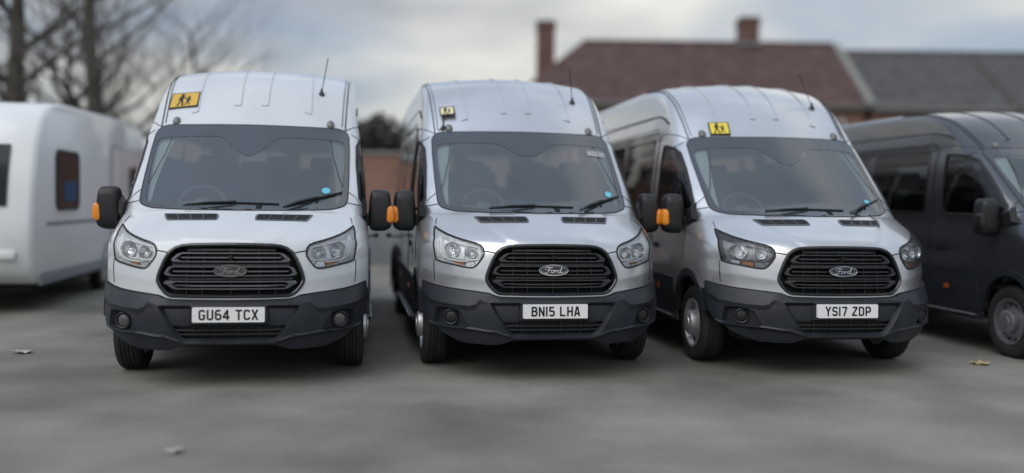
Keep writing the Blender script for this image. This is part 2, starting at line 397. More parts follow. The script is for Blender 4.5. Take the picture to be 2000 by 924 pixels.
def Fp(p):
    X, x, z = p[:, 0], p[:, 1], p[:, 2]; ay = np.abs(X)
    fade = np.clip(1 - (x - 2.2) / 2.0, 0, 1)
    xx = x - np.interp(z, BZ, BA) * ay ** np.interp(z, BZ, BP) * fade
    if CREASE:
        phi = np.degrees(np.arctan2(ay, np.maximum(.05, 1.3 - x)))
        zc = .80 + .0024 * (phi - 26)
        s = np.clip((zc - z) / .19, 0, 1) * np.clip((z - .60) / .03, 0, 1) * np.clip((62 - phi) / 12, 0, 1)
        xx = xx - .034 * s
        # raised centre of the bonnet
        t = np.clip((.62 - .30 * np.clip((1.30 - z) / .25, 0, 1) - ay) / .10, 0, 1); t = t * t * (3 - 2 * t)
        z = z - .012 * t * np.clip((z - 1.05) / .06, 0, 1) * np.clip((1.42 - z) / .08, 0, 1) * (x < 1.2)
    zz = z + np.interp(x, [0, .7, 1.2, 2, 3, 6.7], [.03, .03, .05, .08, .08, .07]) * ay ** 2
    k = np.interp(z, [0, .9, 1.2, 1.5, 2.1, 2.5, 3], [.08, .10, .14, .10, .09, .10, .11])
    wd = np.interp(z, WZd, _ww) - .03 * np.clip((x - 5.2) / 1.5, 0, 1) ** 2
    if CREASE:   # swage along the flank, and the rail step under the roof
        wd = wd - .012 * np.exp(-((z - .96) / .09) ** 2) * np.clip((x - 1.5) / .4, 0, 1)
        wd = wd + .016 * np.clip((2.335 - z) / .012, 0, 1) * np.clip((z - 2.06) / .12, 0, 1) * np.clip((x - 2.0) / .5, 0, 1)
    a, b = prof_d(xx, zz), ay - wd
    h = np.clip(.5 + .5 * (a - b) / k, 0, 1)
    return b + (a - b) * h + k * h * (1 - h)
def march(o, e_):
    lo = np.zeros(len(o)); hi = np.ones(len(o))
    for _ in range(18):
        m = (lo + hi) / 2; ins = Fp(o + (e_ - o) * m[:, None]) < 0
        lo = np.where(ins, m, lo); hi = np.where(ins, hi, m)
    return o + (e_ - o) * ((lo + hi) / 2)[:, None]
def grad(p, h=.006):
    g = np.empty_like(p)
    for i in range(3):
        d = np.zeros(3); d[i] = h
        g[:, i] = Fp(p + d) - Fp(p - d)
    return g / (np.linalg.norm(g, axis=1)[:, None] + 1e-12)
# charts: 2D coordinates -> points on the surface
RAD = 1.3
def c_wrap(q):                     # (angle * 1.3, z) round the nose
    a = q[:, 0] / RAD; o = np.stack([0 * a, 0 * a + 1.3, q[:, 1]], 1)
    return march(o, o + np.stack([np.sin(a), -np.cos(a), 0 * a], 1) * 2.2)
def c_front(q):                    # (x, z) straight back
    o = np.stack([q[:, 0], 0 * q[:, 0] + 3.2, q[:, 1]], 1); return march(o, o + np.array([0, -4.0, 0]))
def c_side(sg):
    def f(q):                      # (y, z) straight out
        o = np.stack([0 * q[:, 0], q[:, 0], q[:, 1]], 1); return march(o, o + np.array([sg * 1.7, 0, 0]))
    return f
def c_top(q):                      # (x, y) straight up
    o = np.stack([q[:, 0], q[:, 1], 0 * q[:, 0] + 1.7], 1); return march(o, o + np.array([0, 0, 1.6]))
def phz(pts): return [(R(a) * RAD, z) for a, z in pts]
def neg(pts): return [(-a, b) for a, b in reversed(list(pts))]
def patch(poly, chart, sp, off=0., thick=0., holes=(), lines=(), disp=None, inner=True):
    poly = densify(poly, sp); holes = [densify(h, sp) for h in holes]; lines = [densify(l, sp, False) for l in lines]
    vs2 = []; ed = []
    for loop in [poly] + holes:
        n = len(vs2); vs2 += [tuple(p) for p in loop]; ed += [(n + i, n + (i + 1) % len(loop)) for i in range(len(loop))]
    for l in lines:
        n = len(vs2); vs2 += [tuple(p) for p in l]; ed += [(n + i, n + i + 1) for i in range(len(l) - 1)]
    if inner:
        lo = poly.min(0); hi = poly.max(0)
        gx, gz = np.meshgrid(np.arange(lo[0] + sp / 2, hi[0], sp), np.arange(lo[1] + sp / 2, hi[1], sp)); gx = gx.ravel(); gz = gz.ravel()
        ok = sdf_poly(poly, gx, gz) < -.5 * sp
        for h in holes: ok &= sdf_poly(h, gx, gz) > .5 * sp
        for l in lines:
            for a, b in zip(l[:-1], l[1:]):
                e_ = b - a; t = np.clip(((gx - a[0]) * e_[0] + (gz - a[1]) * e_[1]) / (e_ @ e_ + 1e-12), 0, 1)
                ok &= (gx - a[0] - e_[0] * t) ** 2 + (gz - a[1] - e_[1] * t) ** 2 > (.45 * sp) ** 2
        vs2 += list(zip(gx[ok], gz[ok]))
    r = delaunay_2d_cdt([Vector(p) for p in vs2], ed, [], 0, 1e-6)
    q = np.array([tuple(v) for v in r[0]]); tri = np.array([f for f in r[2] if len(f) == 3])
    c = q[tri].mean(1); ok = sdf_poly(poly, c[:, 0], c[:, 1]) < 0
    for h in holes: ok &= sdf_poly(h, c[:, 0], c[:, 1]) > 0
    tri = tri[ok]; used = np.unique(tri); mp_ = -np.ones(len(q), int); mp_[used] = np.arange(len(used)); q = q[used]; tri = mp_[tri]
    p = chart(q); nn = grad(p)
    h = off + (disp(q, p) if disp is not None else 0.)
    P = p + nn * (h[:, None] if isinstance(h, np.ndarray) else h)
    fn = np.cross(P[tri[:, 1]] - P[tri[:, 0]], P[tri[:, 2]] - P[tri[:, 0]]); fl = (fn * nn[tri].mean(1)).sum(1) < 0
    tri[fl] = tri[fl][:, ::-1]
    V = list(P); Fc = [tuple(t) for t in tri]
    if thick:
        seen = {}
        for t in Fc:
            for a, b in ((t[0], t[1]), (t[1], t[2]), (t[2], t[0])): seen[(a, b)] = 1
        bd = [e_ for e_ in seen if (e_[1], e_[0]) not in seen]
        ids = {}
        for a, b in bd:
            for k in (a, b):
                if k not in ids: ids[k] = len(V); V.append(P[k]); V.append(P[k] - nn[k] * thick)
        for a, b in bd: Fc.append((ids[b], ids[a], ids[a] + 1, ids[b] + 1))
    return V, Fc
def strip(path2, chart, wd, ht, off=0., closed=False, sp=.02, smooth=True):
    """a raised or flush strip following a 2D path on the body"""
    q = resample(path2, sp, closed) if smooth else densify(path2, sp, closed)
    p = chart(q); n = grad(p)
    off += ht + .0004
    return sweep(p + n * off, n, [(-wd / 2, -ht), (-wd / 2, ht * .5), (-wd * .3, ht), (wd * .3, ht), (wd / 2, ht * .5), (wd / 2, -ht)], closed)
def both(vf): return join(vf, mirror_x(vf))

# ---------------------------------------------------------------- outlines read off the vans: (angle, z) round the nose, (x, z) from the front
HL = phz([(54.6, 1.212), (49.7, 1.183), (44.5, 1.154), (39.0, 1.128), (33.2, 1.103), (29.6, 1.088), (27.5, 1.072), (26.2, 1.047), (25.75, 1.015), (25.9, .985), (26.8, .953), (28.2, .913), (29.3, .895), (30.6, .891), (33.6, .897), (38.8, .914), (43.8, .928), (46.9, .944), (47.6, 1.01), (49.6, 1.12)])
GR_half = [(0, 1.077), (8.5, 1.075), (14.2, 1.071), (17.1, 1.064), (19.2, 1.048), (20.9, 1.018), (22.3, .96), (23.5, .889), (24.25, .834), (24.3, .803), (23.3, .760), (21.6, .72), (20.4, .703), (19.3, .694), (12, .691), (0, .690)]
GRILLE = phz(GR_half + [(-a, z) for a, z in GR_half[1:-1]][::-1])
WS_half = [(0, 2.083), (.3, 2.081), (.74, 2.078), (.79, 2.068), (.835, 2.036), (.852, 1.99), (.858, 1.85), (.857, 1.6), (.852, 1.45), (.846, 1.400), (.826, 1.372), (.775, 1.352), (.70, 1.337), (.45, 1.330), (0, 1.327)]
WS = WS_half + [(-a, z) for a, z in WS_half[1:-1]][::-1]
def clear_area(deep):
    mid = [(0, 1.785), (.045, 1.80), (.145, 1.873), (.20, 1.935), (.27, 1.967)] if deep else [(0, 1.846), (.06, 1.846), (.10, 1.862), (.175, 1.912), (.262, 1.960)]
    h = mid + [(.50, 1.966), (.755, 1.955), (.800, 1.94), (.818, 1.905), (.820, 1.75), (.806, 1.52), (.790, 1.425), (.775, 1.394), (.735, 1.375), (.56, 1.364), (.25, 1.361), (0, 1.361)]
    return h + [(-a, z) for a, z in h[1:-1]][::-1]
BTOP = [(0, .657), (10, .659), (19.3, .662), (21.6, .674), (23.3, .690), (28.4, .702), (34.5, .711), (41.5, .721), (48, .737), (52.5, .752), (54.6, .757)]
BBOT = [(54.0, .64), (52.4, .56), (50.3, .50), (48.2, .455), (45.5, .43), (44.2, .40), (41.6, .362), (37, .325), (31, .287), (25, .284), (19.5, .291), (16.5, .315), (13.8, .338), (0, .340)]
BUMP = phz(BTOP + BBOT + [(-a, z) for a, z in BBOT[:-1]][::-1] + [(-a, z) for a, z in BTOP[1:]][::-1])
REC_half = [(0, .622), (12.6, .622), (22.4, .618), (20.7, .553), (19.1, .491), (17.3, .421), (15.9, .377), (14.1, .356), (0, .354)]
REC = phz(REC_half + [(-a, z) for a, z in REC_half[1:-1]][::-1])
INT_half = [(0, .474), (17.9, .474), (17.0, .444), (15.1, .386), (14.0, .374), (0, .374)]
INTAKE = phz(INT_half + [(-a, z) for a, z in INT_half[1:-1]][::-1])
FOG = phz([(43.6, .565), (38, .567), (34.6, .560), (32.2, .54), (30.6, .485), (29.3, .436), (30.2, .420), (35.2, .417), (41.2, .424), (44.6, .433)])
DOORWIN = [(2.13, 2.02), (2.0, 2.018), (1.75, 1.985), (1.62, 1.925), (1.43, 1.765), (1.24, 1.585), (1.10, 1.44), (1.10, 1.36), (1.20, 1.335), (2.02, 1.335), (2.10, 1.36), (2.13, 1.45)]
def pane(a, b): return [(a + .05, 2.10), (b - .05, 2.10), (b, 2.05), (b, 1.40), (b - .06, 1.34), (a + .06, 1.34), (a, 1.40), (a, 2.05)]
PANES = [pane(2.40, 3.62), pane(3.69, 4.92), pane(4.99, 6.36)]
REARWIN = [(.10, 1.40), (.74, 1.40), (.78, 1.45), (.74, 2.06), (.70, 2.10), (.10, 2.10)]
AX_F, AX_R, TYRE_R = 1.0, 4.77, .345
ARCH = catmull([(1.40, .42), (1.36, .58), (1.275, .715), (1.16, .80), (1.03, .838), (.90, .84), (.77, .80), (.655, .715), (.60, .62), (.57, .50)], 5)
ARCH_IN = catmull([(1.34, .42), (1.305, .56), (1.23, .675), (1.13, .745), (1.02, .776), (.90, .776), (.79, .74), (.705, .665), (.66, .57), (.635, .48)], 5)

def shell():
    """outer skin: a box grid blown out onto the surface, openings cut"""
    ib = ((-.45, .45), (1.62, 6.15), (.72, 1.92)); ob = ((-1.3, 1.3), (-.35, 7.05), (.10, 3.05))
    V = []; Fc = []; idx = {}
    def lerp(r, t): return r[0] + (r[1] - r[0]) * t
    nx, nz = 190, 210
    ty = np.concatenate([np.linspace(0, .34, 130)[:-1], np.linspace(.34, 1, 90)])
    tx = np.linspace(0, 1, nx); tz = np.linspace(0, 1, nz)
    O = []; E_ = []; base = 0; faces = []
    def grid(us, vs_, fn):
        nonlocal base
        a, b = len(us), len(vs_)
        for u in us:
            for v in vs_:
                o, e2 = fn(u, v); O.append(o); E_.append(e2)
        for i in range(a - 1):
            for j in range(b - 1): faces.append((base + i * b + j, base + (i + 1) * b + j, base + (i + 1) * b + j + 1, base + i * b + j + 1))
        base += a * b
    def P(b, x, y, z): return (lerp(b[0], x), lerp(b[1], y), lerp(b[2], z))
    grid(tx, tz, lambda u, v: (P(ib, u, 0, v), P(ob, u, 0, v)))
    grid(tx[::3].tolist() + ([1.0] if (nx - 1) % 3 else []), tz, lambda u, v: (P(ib, u, 1, v), P(ob, u, 1, v)))
    for s in (0, 1): grid(ty, tz, lambda u, v: (P(ib, s, u, v), P(ob, s, u, v)))
    grid(tx, ty, lambda u, v: (P(ib, u, v, 1), P(ob, u, v, 1)))
    P3 = march(np.array(O), np.array(E_)); faces = np.array(faces)
    c = P3[faces].mean(1); ax = np.abs(c[:, 0]); nn = grad(c)
    u = np.arctan2(ax, 1.3 - c[:, 1]) * RAD
    front = (c[:, 1] < 1.3)
    kill = (sdf_poly(WS, c[:, 0], c[:, 2]) < -.025) & (c[:, 1] < 2.0)
    kill |= (sdf_poly(GRILLE, u, c[:, 2]) < .003) & front
    kill |= (sdf_poly(HL, u, c[:, 2]) < -.001) & front
    bm_ = [(a, z) for a, z in BUMP]
    kill |= (sdf_poly(bm_, u, c[:, 2]) < -.03) & front
    kill |= (c[:, 2] < .36) & (c[:, 1] < 1.2)
    kill |= (c[:, 2] < .60) & (u < R(56) * RAD) & front
    kill |= (c[:, 2] < np.interp(np.degrees(u / RAD), [0, 45, 60], [.62, .69, .70])) & (c[:, 1] < .72)
    sideways = (np.abs(nn[:, 0]) > .6) & (ax > .7)
    for poly in [DOORWIN] + PANES: kill |= (sdf_poly(poly, c[:, 1], c[:, 2]) < -.016) & sideways
    kill |= (sdf_poly(np.vstack([ARCH_IN, [(.635, 0), (1.34, 0)]]), c[:, 1], c[:, 2]) < -.005) & (ax > .55)
    kill |= ((c[:, 1] - AX_R) ** 2 + (c[:, 2] - .40) ** 2 < .42 ** 2) & (ax > .55)
    kill |= (sdf_poly(REARWIN, ax, c[:, 2]) < -.016) & (c[:, 1] > 6.3)
    faces = faces[~kill]; nn = nn[~kill]
    fn = np.cross(P3[faces[:, 2]] - P3[faces[:, 0]], P3[faces[:, 3]] - P3[faces[:, 1]]); fl = (fn * nn).sum(1) < 0
    faces[fl] = faces[fl][:, ::-1]
    key = np.round(P3 * 2000).astype(int); _, first, inv = np.unique(key, axis=0, return_index=True, return_inverse=True)
    inv = inv.ravel()
    faces = inv[faces]; P3 = P3[first]
    good = [f for f in faces if len(set(f.tolist())) >= 3]
    out_f = []
    for f in good:
        g = []
        for i in f.tolist():
            if i not in g: g.append(i)
        out_f.append(tuple(g))
    used = sorted({i for f in out_f for i in f}); m = {k: i for i, k in enumerate(used)}
    return [P3[i] for i in used], [tuple(m[i] for i in f) for f in out_f]

def offset_poly(P, d):
    """the outline drawn in by d with mitred corners"""
    P = [np.array(p, float) for p in P]; n = len(P); o = []
    area = sum(P[i][0] * P[(i + 1) % n][1] - P[(i + 1) % n][0] * P[i][1] for i in range(n)); s = 1 if area > 0 else -1
    for i in range(n):
        a = P[i] - P[i - 1]; c = P[(i + 1) % n] - P[i]; a /= np.linalg.norm(a) + 1e-12; c /= np.linalg.norm(c) + 1e-12
        na = np.array([-a[1], a[0]]) * s; nc = np.array([-c[1], c[0]]) * s; m = na + nc; m /= np.linalg.norm(m) + 1e-12
        o.append(tuple(P[i] + m * d / max(.5, m @ na)))
    return o
def bumper():
    global CREASE
    CREASE = 0
    bt = np.array(BTOP); ridge = np.array([(0, .640), (19, .640), (22.4, .625), (25.4, .640), (27.2, .600), (29, .589), (35.4, .594), (45, .612), (51.4, .655), (56, .69)])
    rec = np.array(REC); fog = np.array(FOG)
    def disp(q, p):
        a = np.degrees(np.abs(q[:, 0]) / RAD); z = q[:, 1]
        zt = np.interp(a, bt[:, 0], bt[:, 1]); zr = np.interp(a, ridge[:, 0], ridge[:, 1])
        amp = np.interp(a, [0, 20, 24, 30, 46, 54], [.018, .020, .026, .030, .022, .003])
        zl = np.interp(a, [0, 14, 20, 29, 44, 54], [.356, .356, .40, .418, .426, .47])
        up_ = np.clip((zt - z) / np.maximum(zt - zr, .01), 0, 1)
        lowr = np.clip((zr - z) / .035, 0, 1)
        h = amp * up_ - np.interp(a, [0, 22, 28, 54], [0, 0, .014, .008]) * lowr
        h = h + np.clip((zl + .012 - z) / .012, 0, 1) * .009 - np.clip((zl - z) / .03, 0, 1) * np.interp(a, [0, 14, 25, 54], [.02, .02, .040, .030])
        sd = sdf_poly(rec, q[:, 0], z); h = h - .040 * np.clip(-sd / .018, 0, 1)
        plinth = np.clip((R(12.6) * RAD - np.abs(q[:, 0])) / .012, 0, 1) * np.clip((z - .474) / .01, 0, 1); h = h + .022 * plinth * (sd < -.004)
        sf = sdf_poly(fog, np.abs(q[:, 0]), z); h = h - .048 * np.clip(-sf / .016, 0, 1)
        return h
    rl = phz([(25.4, .640), (27.2, .600), (29, .589), (35.4, .594), (45, .612), (51.0, .652)])
    hole = INTAKE
    ins_fog = [(a, b) for a, b in FOG] + [FOG[0]]
    rl2 = phz([(25.4, .605), (27.2, .565), (29, .554), (35.4, .559), (45, .577), (51.0, .617)])
    lp = [phz([(a, np.interp(a, [0, 14, 20, 29, 44, 54], [.356, .356, .40, .418, .426, .47]) + d) for a in np.linspace(23.5, 46.5, 12)]) for d in (.012, 0, -.03)]
    rec2 = offset_poly(REC, .018)
    fog2 = offset_poly(FOG, .016); fog2 = fog2 + [fog2[0]]
    lines = [rl, neg(rl), rl2, neg(rl2), ins_fog, neg(ins_fog), fog2, neg(fog2), list(REC) + [REC[0]], rec2 + [rec2[0]]] + lp + [neg(l) for l in lp]
    r = patch(BUMP, c_wrap, .009, .010, .035, holes=[hole], lines=lines, disp=disp)
    CREASE = 1.0
    return r
def on_bumper(a, z, off):
    """point a little off the bumper face"""
    global CREASE
    CREASE = 0
    p = c_wrap(np.array([[R(a) * RAD, z]])); n = grad(p); CREASE = 1.0
    return (p + n * off)[0], n[0]

# ---------------------------------------------------------------- builders of the van's parts
def inset_ring(poly, d, chart, off, thick, sp=.012, shift=0.):
    """ring between a closed outline and the same outline shrunk by d"""
    P = resample(poly, sp, True); T = np.roll(P, -1, 0) - np.roll(P, 1, 0); T /= np.linalg.norm(T, axis=1)[:, None] + 1e-12
    Nn = np.stack([-T[:, 1], T[:, 0]], 1)
    area = np.sum(P[:, 0] * np.roll(P[:, 1], -1) - np.roll(P[:, 0], -1) * P[:, 1])
    if area < 0: Nn = -Nn
    pc = P + Nn * (d / 2 + shift); p3 = chart(pc); n = grad(p3)
    return sweep(p3 + n * off, n, [(-d / 2, -thick), (-d / 2, thick * .6), (-d * .25, thick), (d * .25, thick), (d / 2, thick * .6), (d / 2, -thick)], True)
def frit(deep):
    return patch(WS, c_front, .035, .0035, 0, holes=[clear_area(deep)], inner=True)
def wscreen(): return patch([(a * .997, 1.70 + (z - 1.70) * .995) for a, z in WS], c_front, .05, .001, 0)
def grille_back():
    return patch([(a * .985, .884 + (z - .884) * .975) for a, z in GRILLE], c_wrap, .04, -.075, 0)
def grille_frame():
    P = resample(GRILLE, .014, True); p = c_wrap(P); n = grad(p)
    a = sweep(p, n, [(-.013, -.07), (-.013, .006), (-.006, .012), (.006, .012), (.013, .004), (.013, -.07)], True)
    return a
def slat_loop(zt, zb, at, ab, round_=.5):
    """closed loop bar: two long bars joined by blunt ends; ends lean from angle at (top) to ab (bottom)"""
    def build():
        half = [(0, zt), (at - 2.4, zt), (at - .8, zt - .005), (at, zt - .016), (ab, zb + .016), (ab - .8, zb + .004), (ab - 2.4, zb), (0, zb)]
        P = phz(half + [(-a, z) for a, z in half[1:-1]][::-1])
        P = resample(catmull(resample(P, .03, True), 3, True), .012, True)
        p = c_wrap(P); n = grad(p)
        # the bars are slim, the ends broad
        T = np.roll(p, -1, 0) - np.roll(p, 1, 0); T /= np.linalg.norm(T, axis=1)[:, None]
        B = np.cross(T, n); B /= np.linalg.norm(B, axis=1)[:, None]
        ends = np.clip((np.abs(P[:, 0]) - R(min(at, ab) - 1.6) * RAD) / .02, 0, 1)
        c3 = p.mean(0); sgn = np.sign(((c3 - p) * B).sum(1)); V = []; Fc = []
        prof = [(0, -.05), (0, -.004), (.25, .002), (.75, .002), (1, -.006), (1, -.05)]
        for i in range(len(p)):
            wd = .0125 + .014 * ends[i]
            for a, b in prof: V.append(p[i] + B[i] * sgn[i] * (a * wd) + n[i] * b)
        m = len(prof)
        for i in range(len(p)):
            j = (i + 1) % len(p)
            for k in range(m): Fc.append((i * m + k, i * m + (k + 1) % m, j * m + (k + 1) % m, j * m + k))
        return fix_normals((V, Fc))
    return build
def grille_bar(z, a, wd=.006, off=-.022):
    def build():
        q = phz([(-a + 2 * a * k / 50, z) for k in range(51)]); p = c_wrap(np.array(q)); n = grad(p)
        return sweep(p + n * off, n, [(-wd, -.03), (-wd, .002), (wd, .002), (wd, -.03)])
    return build
def grille_struts():
    o = []
    for a in (-15, -9.5, 0, 9.5, 15):
        q = phz([(a, z) for z in np.linspace(.70, 1.065, 14)]); p = c_wrap(np.array(q)); n = grad(p)
        o.append(sweep(p + n * -.045, n, [(-.005, -.02), (-.005, .004), (.005, .004), (.005, -.02)]))
    return join(*o)
def nose_at(z, off=0):
    p = c_wrap(np.array([[0., z]])); return (p + grad(p) * off)[0], grad(p)[0]
BADGE_Z = .879
def badge_frame():
    c, n = nose_at(BADGE_Z, .012); ex = np.array([1., 0, 0]); ey = np.cross(n, ex); ey = ey if ey[2] > 0 else -ey
    return c, n, ex, ey
def badge():
    c, n, ex, ey = badge_frame(); S_ = []
    for s, h in ((1.0, -.04), (1.0, .0), (.97, .004), (.90, .005), (.88, .003)):
        S_.append([c + ex * (.124 * s * math.cos(t)) + ey * (.047 * s * math.sin(t)) + n * (h - .012 * (math.cos(t) ** 2) * .5) for t in np.linspace(0, 2 * math.pi, 40, endpoint=False)])
    return loft(S_)
def badge_ring(a_, b_, r, h=.006):
    def build():
        c, n, ex, ey = badge_frame()
        P = np.array([c + ex * (a_ * math.cos(t)) + ey * (b_ * math.sin(t)) + n * (h - .006 * math.cos(t) ** 2) for t in np.linspace(0, 2 * math.pi, 48, endpoint=False)])
        return sweep(P, n, circ(r, 6), True)
    return build
SCRIPT = [
 [(.03, .60), (.05, .80), (.14, .95), (.26, .95), (.36, .90), (.44, .98)],
 [(.27, .94), (.23, .62), (.17, .28), (.10, .13), (.03, .20), (.05, .34)],
 [(.12, .58), (.22, .57), (.32, .61), (.36, .55)],
 [(.41, .54), (.35, .44), (.36, .27), (.43, .23), (.49, .36), (.47, .51), (.41, .54)],
 [(.47, .50), (.53, .53), (.55, .50)],
 [(.57, .56), (.555, .38), (.55, .22)],
 [(.555, .36), (.60, .50), (.65, .55), (.68, .50)],
 [(.83, .50), (.76, .56), (.70, .44), (.70, .28), (.76, .22), (.83, .36)],
 [(.95, .98), (.89, .70), (.84, .36), (.86, .22), (.93, .27), (.97, .34)],
]
def badge_script():
    c, n, ex, ey = badge_frame(); o = []
    for st in SCRIPT:
        q = catmull(st, 5)
        P = np.array([c + ex * ((x - .5) * .150) + ey * ((y - .56) * .058) + n * (.0068 - .006 * ((x - .5) * 1.2) ** 2) for x, y in q])
        o.append(sweep(P, n, [(-.0032, -.002), (-.002, .0022), (.002, .0022), (.0032, -.002)]))
    return join(*o)
PLATE_C = (.562,)
def plate_frame():
    p, n = on_bumper(0, .565, 0.030)
    n = np.array([0, -1.0, .035]); n /= np.linalg.norm(n)
    ex = np.array([1., 0, 0]); ey = np.cross(n, ex); ey = ey if ey[2] > 0 else -ey
    return np.array([0, p[1] - .012, .562]), n, ex, ey
def plate():
    c, n, ex, ey = plate_frame()
    o = rrect(.52, .111, .008)
    return loft([[c + ex * a * s + ey * b * s + n * h for a, b in o] for s, h in ((1, -.03), (1, .0), (.996, .0015))])
def plate_text(t):
    def build():
        c, n, ex, ey = plate_frame(); v, f = text2d(t)
        return flat_on(v, f, c + n * .0028, ex * .95, ey * .98, .001)
    return build
def plate_screws():
    c, n, ex, ey = plate_frame()
    return join(*[loft([[c + ex * (s * .238 + .006 * math.cos(t) * k) + ey * (.006 * math.sin(t) * k) + n * h for t in np.linspace(0, 6.2832, 12, endpoint=False)] for k, h in ((1, -.001), (1, .003), (.6, .005))]) for s in (-1, 1)])
# head lamps -----------------------------------------------------
def hl_in(d):
    P = resample(HL, .012, True); c = P.mean(0); T = np.roll(P, -1, 0) - np.roll(P, 1, 0); T /= np.linalg.norm(T, axis=1)[:, None]
    Nn = np.stack([-T[:, 1], T[:, 0]], 1); area = np.sum(P[:, 0] * np.roll(P[:, 1], -1) - np.roll(P[:, 0], -1) * P[:, 1])
    return P + (Nn if area > 0 else -Nn) * d
def hl_lens(): return patch(HL, c_wrap, .03, .003, 0)
def hl_seal(): return inset_ring(HL, .011, c_wrap, .001, .005, shift=-.006)
def hl_bezel():
    """bowl wall and back of the lamp housing"""
    P = hl_in(.008); p = c_wrap(P); n = grad(p)
    P2 = hl_in(.022); p2 = c_wrap(P2); n2 = grad(p2)
    V = list(p - n * .002) + list(p2 - n2 * .055); m = len(P)
    Fc = [(i, (i + 1) % m, m + (i + 1) % m, m + i) for i in range(m)]
    wall = (V, Fc)
    back = patch(hl_in(.021), c_wrap, .02, -.055, 0)
    return join(wall, back)
def hl_zone(half): return phz(half)
OVAL = catmull(phz([(27.6, 1.03), (27.4, .99), (29.0, .962), (33, .962), (37.5, .965), (42.5, .985), (44.2, 1.03), (43.6, 1.085), (40.5, 1.105), (36, 1.098), (31, 1.078), (28.6, 1.062)]), 5, True)
def hl_ring(): return strip_in(OVAL, .012, .010, -.030)
def strip_in(path, wd, ht, off, closed=True):
    q = resample(path, .012, closed); p = c_wrap(q); n = grad(p)
    return sweep(p + n * off, n, [(-wd / 2, -.02), (-wd / 2, ht * .4), (0, ht), (wd / 2, ht * .4), (wd / 2, -.02)], closed)
def hl_drl():
    """bright bar that drops outside the oval and runs under it"""
    a = strip_in(phz([(47.6, 1.135), (45.8, 1.09), (45.6, 1.02), (44.2, .972), (41, .953), (37, .944), (33.5, .942), (31.5, .953), (29, .957), (27.3, .962)]), .014, .014, -.028, False)
    b = strip_in(phz([(48.0, 1.15), (47.3, 1.05), (46.3, .96)]), .008, .01, -.022, False)
    return join(a, b)
def bowl(a, z, r, depth=.045, off=-.012, sq=1.0):
    p = c_wrap(np.array([[R(a) * RAD, z]])); n = np.array([.18, -1, .05]); n /= np.linalg.norm(n); c = p[0] + grad(p)[0] * off
    ex = np.cross(n, [0, 0, 1.]); ex /= np.linalg.norm(ex); ey = np.cross(ex, n); rows = []
    for k in range(6):
        t = k / 5; rr = r * (1 - .82 * t ** 1.6); rows.append([c + ex * (rr * sq * math.cos(u)) + ey * (rr * math.sin(u)) - n * (depth * t) for u in np.linspace(0, 6.2832, 26, endpoint=False)])
    V = [q for row in rows for q in row]; Fc = []
    for i in range(5):
        for k in range(26): Fc.append((i * 26 + k, i * 26 + (k + 1) % 26, (i + 1) * 26 + (k + 1) % 26, (i + 1) * 26 + k))
    Fc.append(tuple(5 * 26 + k for k in range(26)))
    return V, Fc
def hl_bowls(): return join(bowl(39.2, 1.033, .062, sq=1.0), bowl(31.0, 1.015, .046, sq=1.05))
def hl_bulbs():
    o = []
    for a, z, r in ((39.2, 1.03, .016), (31.0, 1.012, .012)):
        p = c_wrap(np.array([[R(a) * RAD, z]])); n = grad(p)[0]; c = p[0] - n * .035
        o.append(sphere(c, r))
    return join(*o)
def sphere(c, r, n=10, m=7, sz=1.0):
    rows = [[(c[0] + r * math.sin(math.pi * i / m) * math.cos(2 * math.pi * k / n), c[1] + r * math.sin(math.pi * i / m) * math.sin(2 * math.pi * k / n), c[2] + r * sz * math.cos(math.pi * i / m)) for k in range(n)] for i in range(1, m)]
    return loft(rows)
def hl_divider(): return strip_in(phz([(34.2, 1.088), (33.9, 1.03), (33.6, .966)]), .005, .006, -.020, False)
def hl_cell(pts, off=-.03, th=.02):
    def build(): return patch(phz(pts), c_wrap, .02, off, th)
    return build
HL_AMBER = [(34.0, .941), (38.4, .947), (38.9, .919), (34.2, .907)]
HL_CELLS = [[(39.6, .948), (43.6, .955), (43.6, .934), (39.9, .922)], [(30.4, .945), (33.2, .940), (33.3, .905), (30.2, .901), (28.9, .915)], [(28.0, .95), (29.8, .947), (28.6, .92)]]
# vents, wipers, mirrors -------------------------------------------
VENT = [(.572, 1.292), (.160, 1.297), (.146, 1.282), (.150, 1.256), (.535, 1.250)]
def vent_pan(): return patch(VENT, c_front, .03, -.018, 0)
def vent_tray(): return patch(VENT, c_front, .03, .003, .01)
def vent_rim():
    P = resample(VENT, .012, True); p = c_front(P); n = grad(p)
    return sweep(p + n * .002, n, [(-.007, -.012), (-.007, .003), (0, .005), (.007, .003), (.007, -.012)], True)
def vent_slats():
    o = []
    for t in (.25, .5, .75):
        x0 = .148 + (.535 - .148) * t; x1 = .160 + (.572 - .160) * t
        p = c_front(np.array([(x0, 1.254), ((x0 + x1) / 2, 1.274), (x1, 1.294)])); n = grad(p)
        o.append(sweep(p + n * .004, n, [(-.003, -.004), (-.003, .003), (.003, .003), (.003, -.004)]))
    return join(*o)
def wiper_arm(pts, off=.028):
    def build():
        p = c_front(np.array(pts)); n = grad(p); k = np.linspace(0, 1, len(p))
        return sweep(p + n * (off + .012 * np.sin(k * 3.1))[:, None], n, [(-.009, -.006), (-.009, .006), (.009, .006), (.009, -.006)])
    return build
def wiper_blade(pts, off=.016):
    def build():
        q = resample(np.array(pts), .03); p = c_front(q); n = grad(p)
        a = sweep(p + n * off, n, [(-.007, -.004), (-.005, .006), (.005, .006), (.007, -.004)])
        b = sweep(p + n * (off - .010), n, [(-.002, -.006), (-.002, .006), (.002, .006), (.002, -.006)])
        mid = len(p) // 2; cl = p[mid] + n[mid] * (off + .008)
        return join(a, b, rbox(tuple(cl), (.05, .02, .018), .004))
    return build
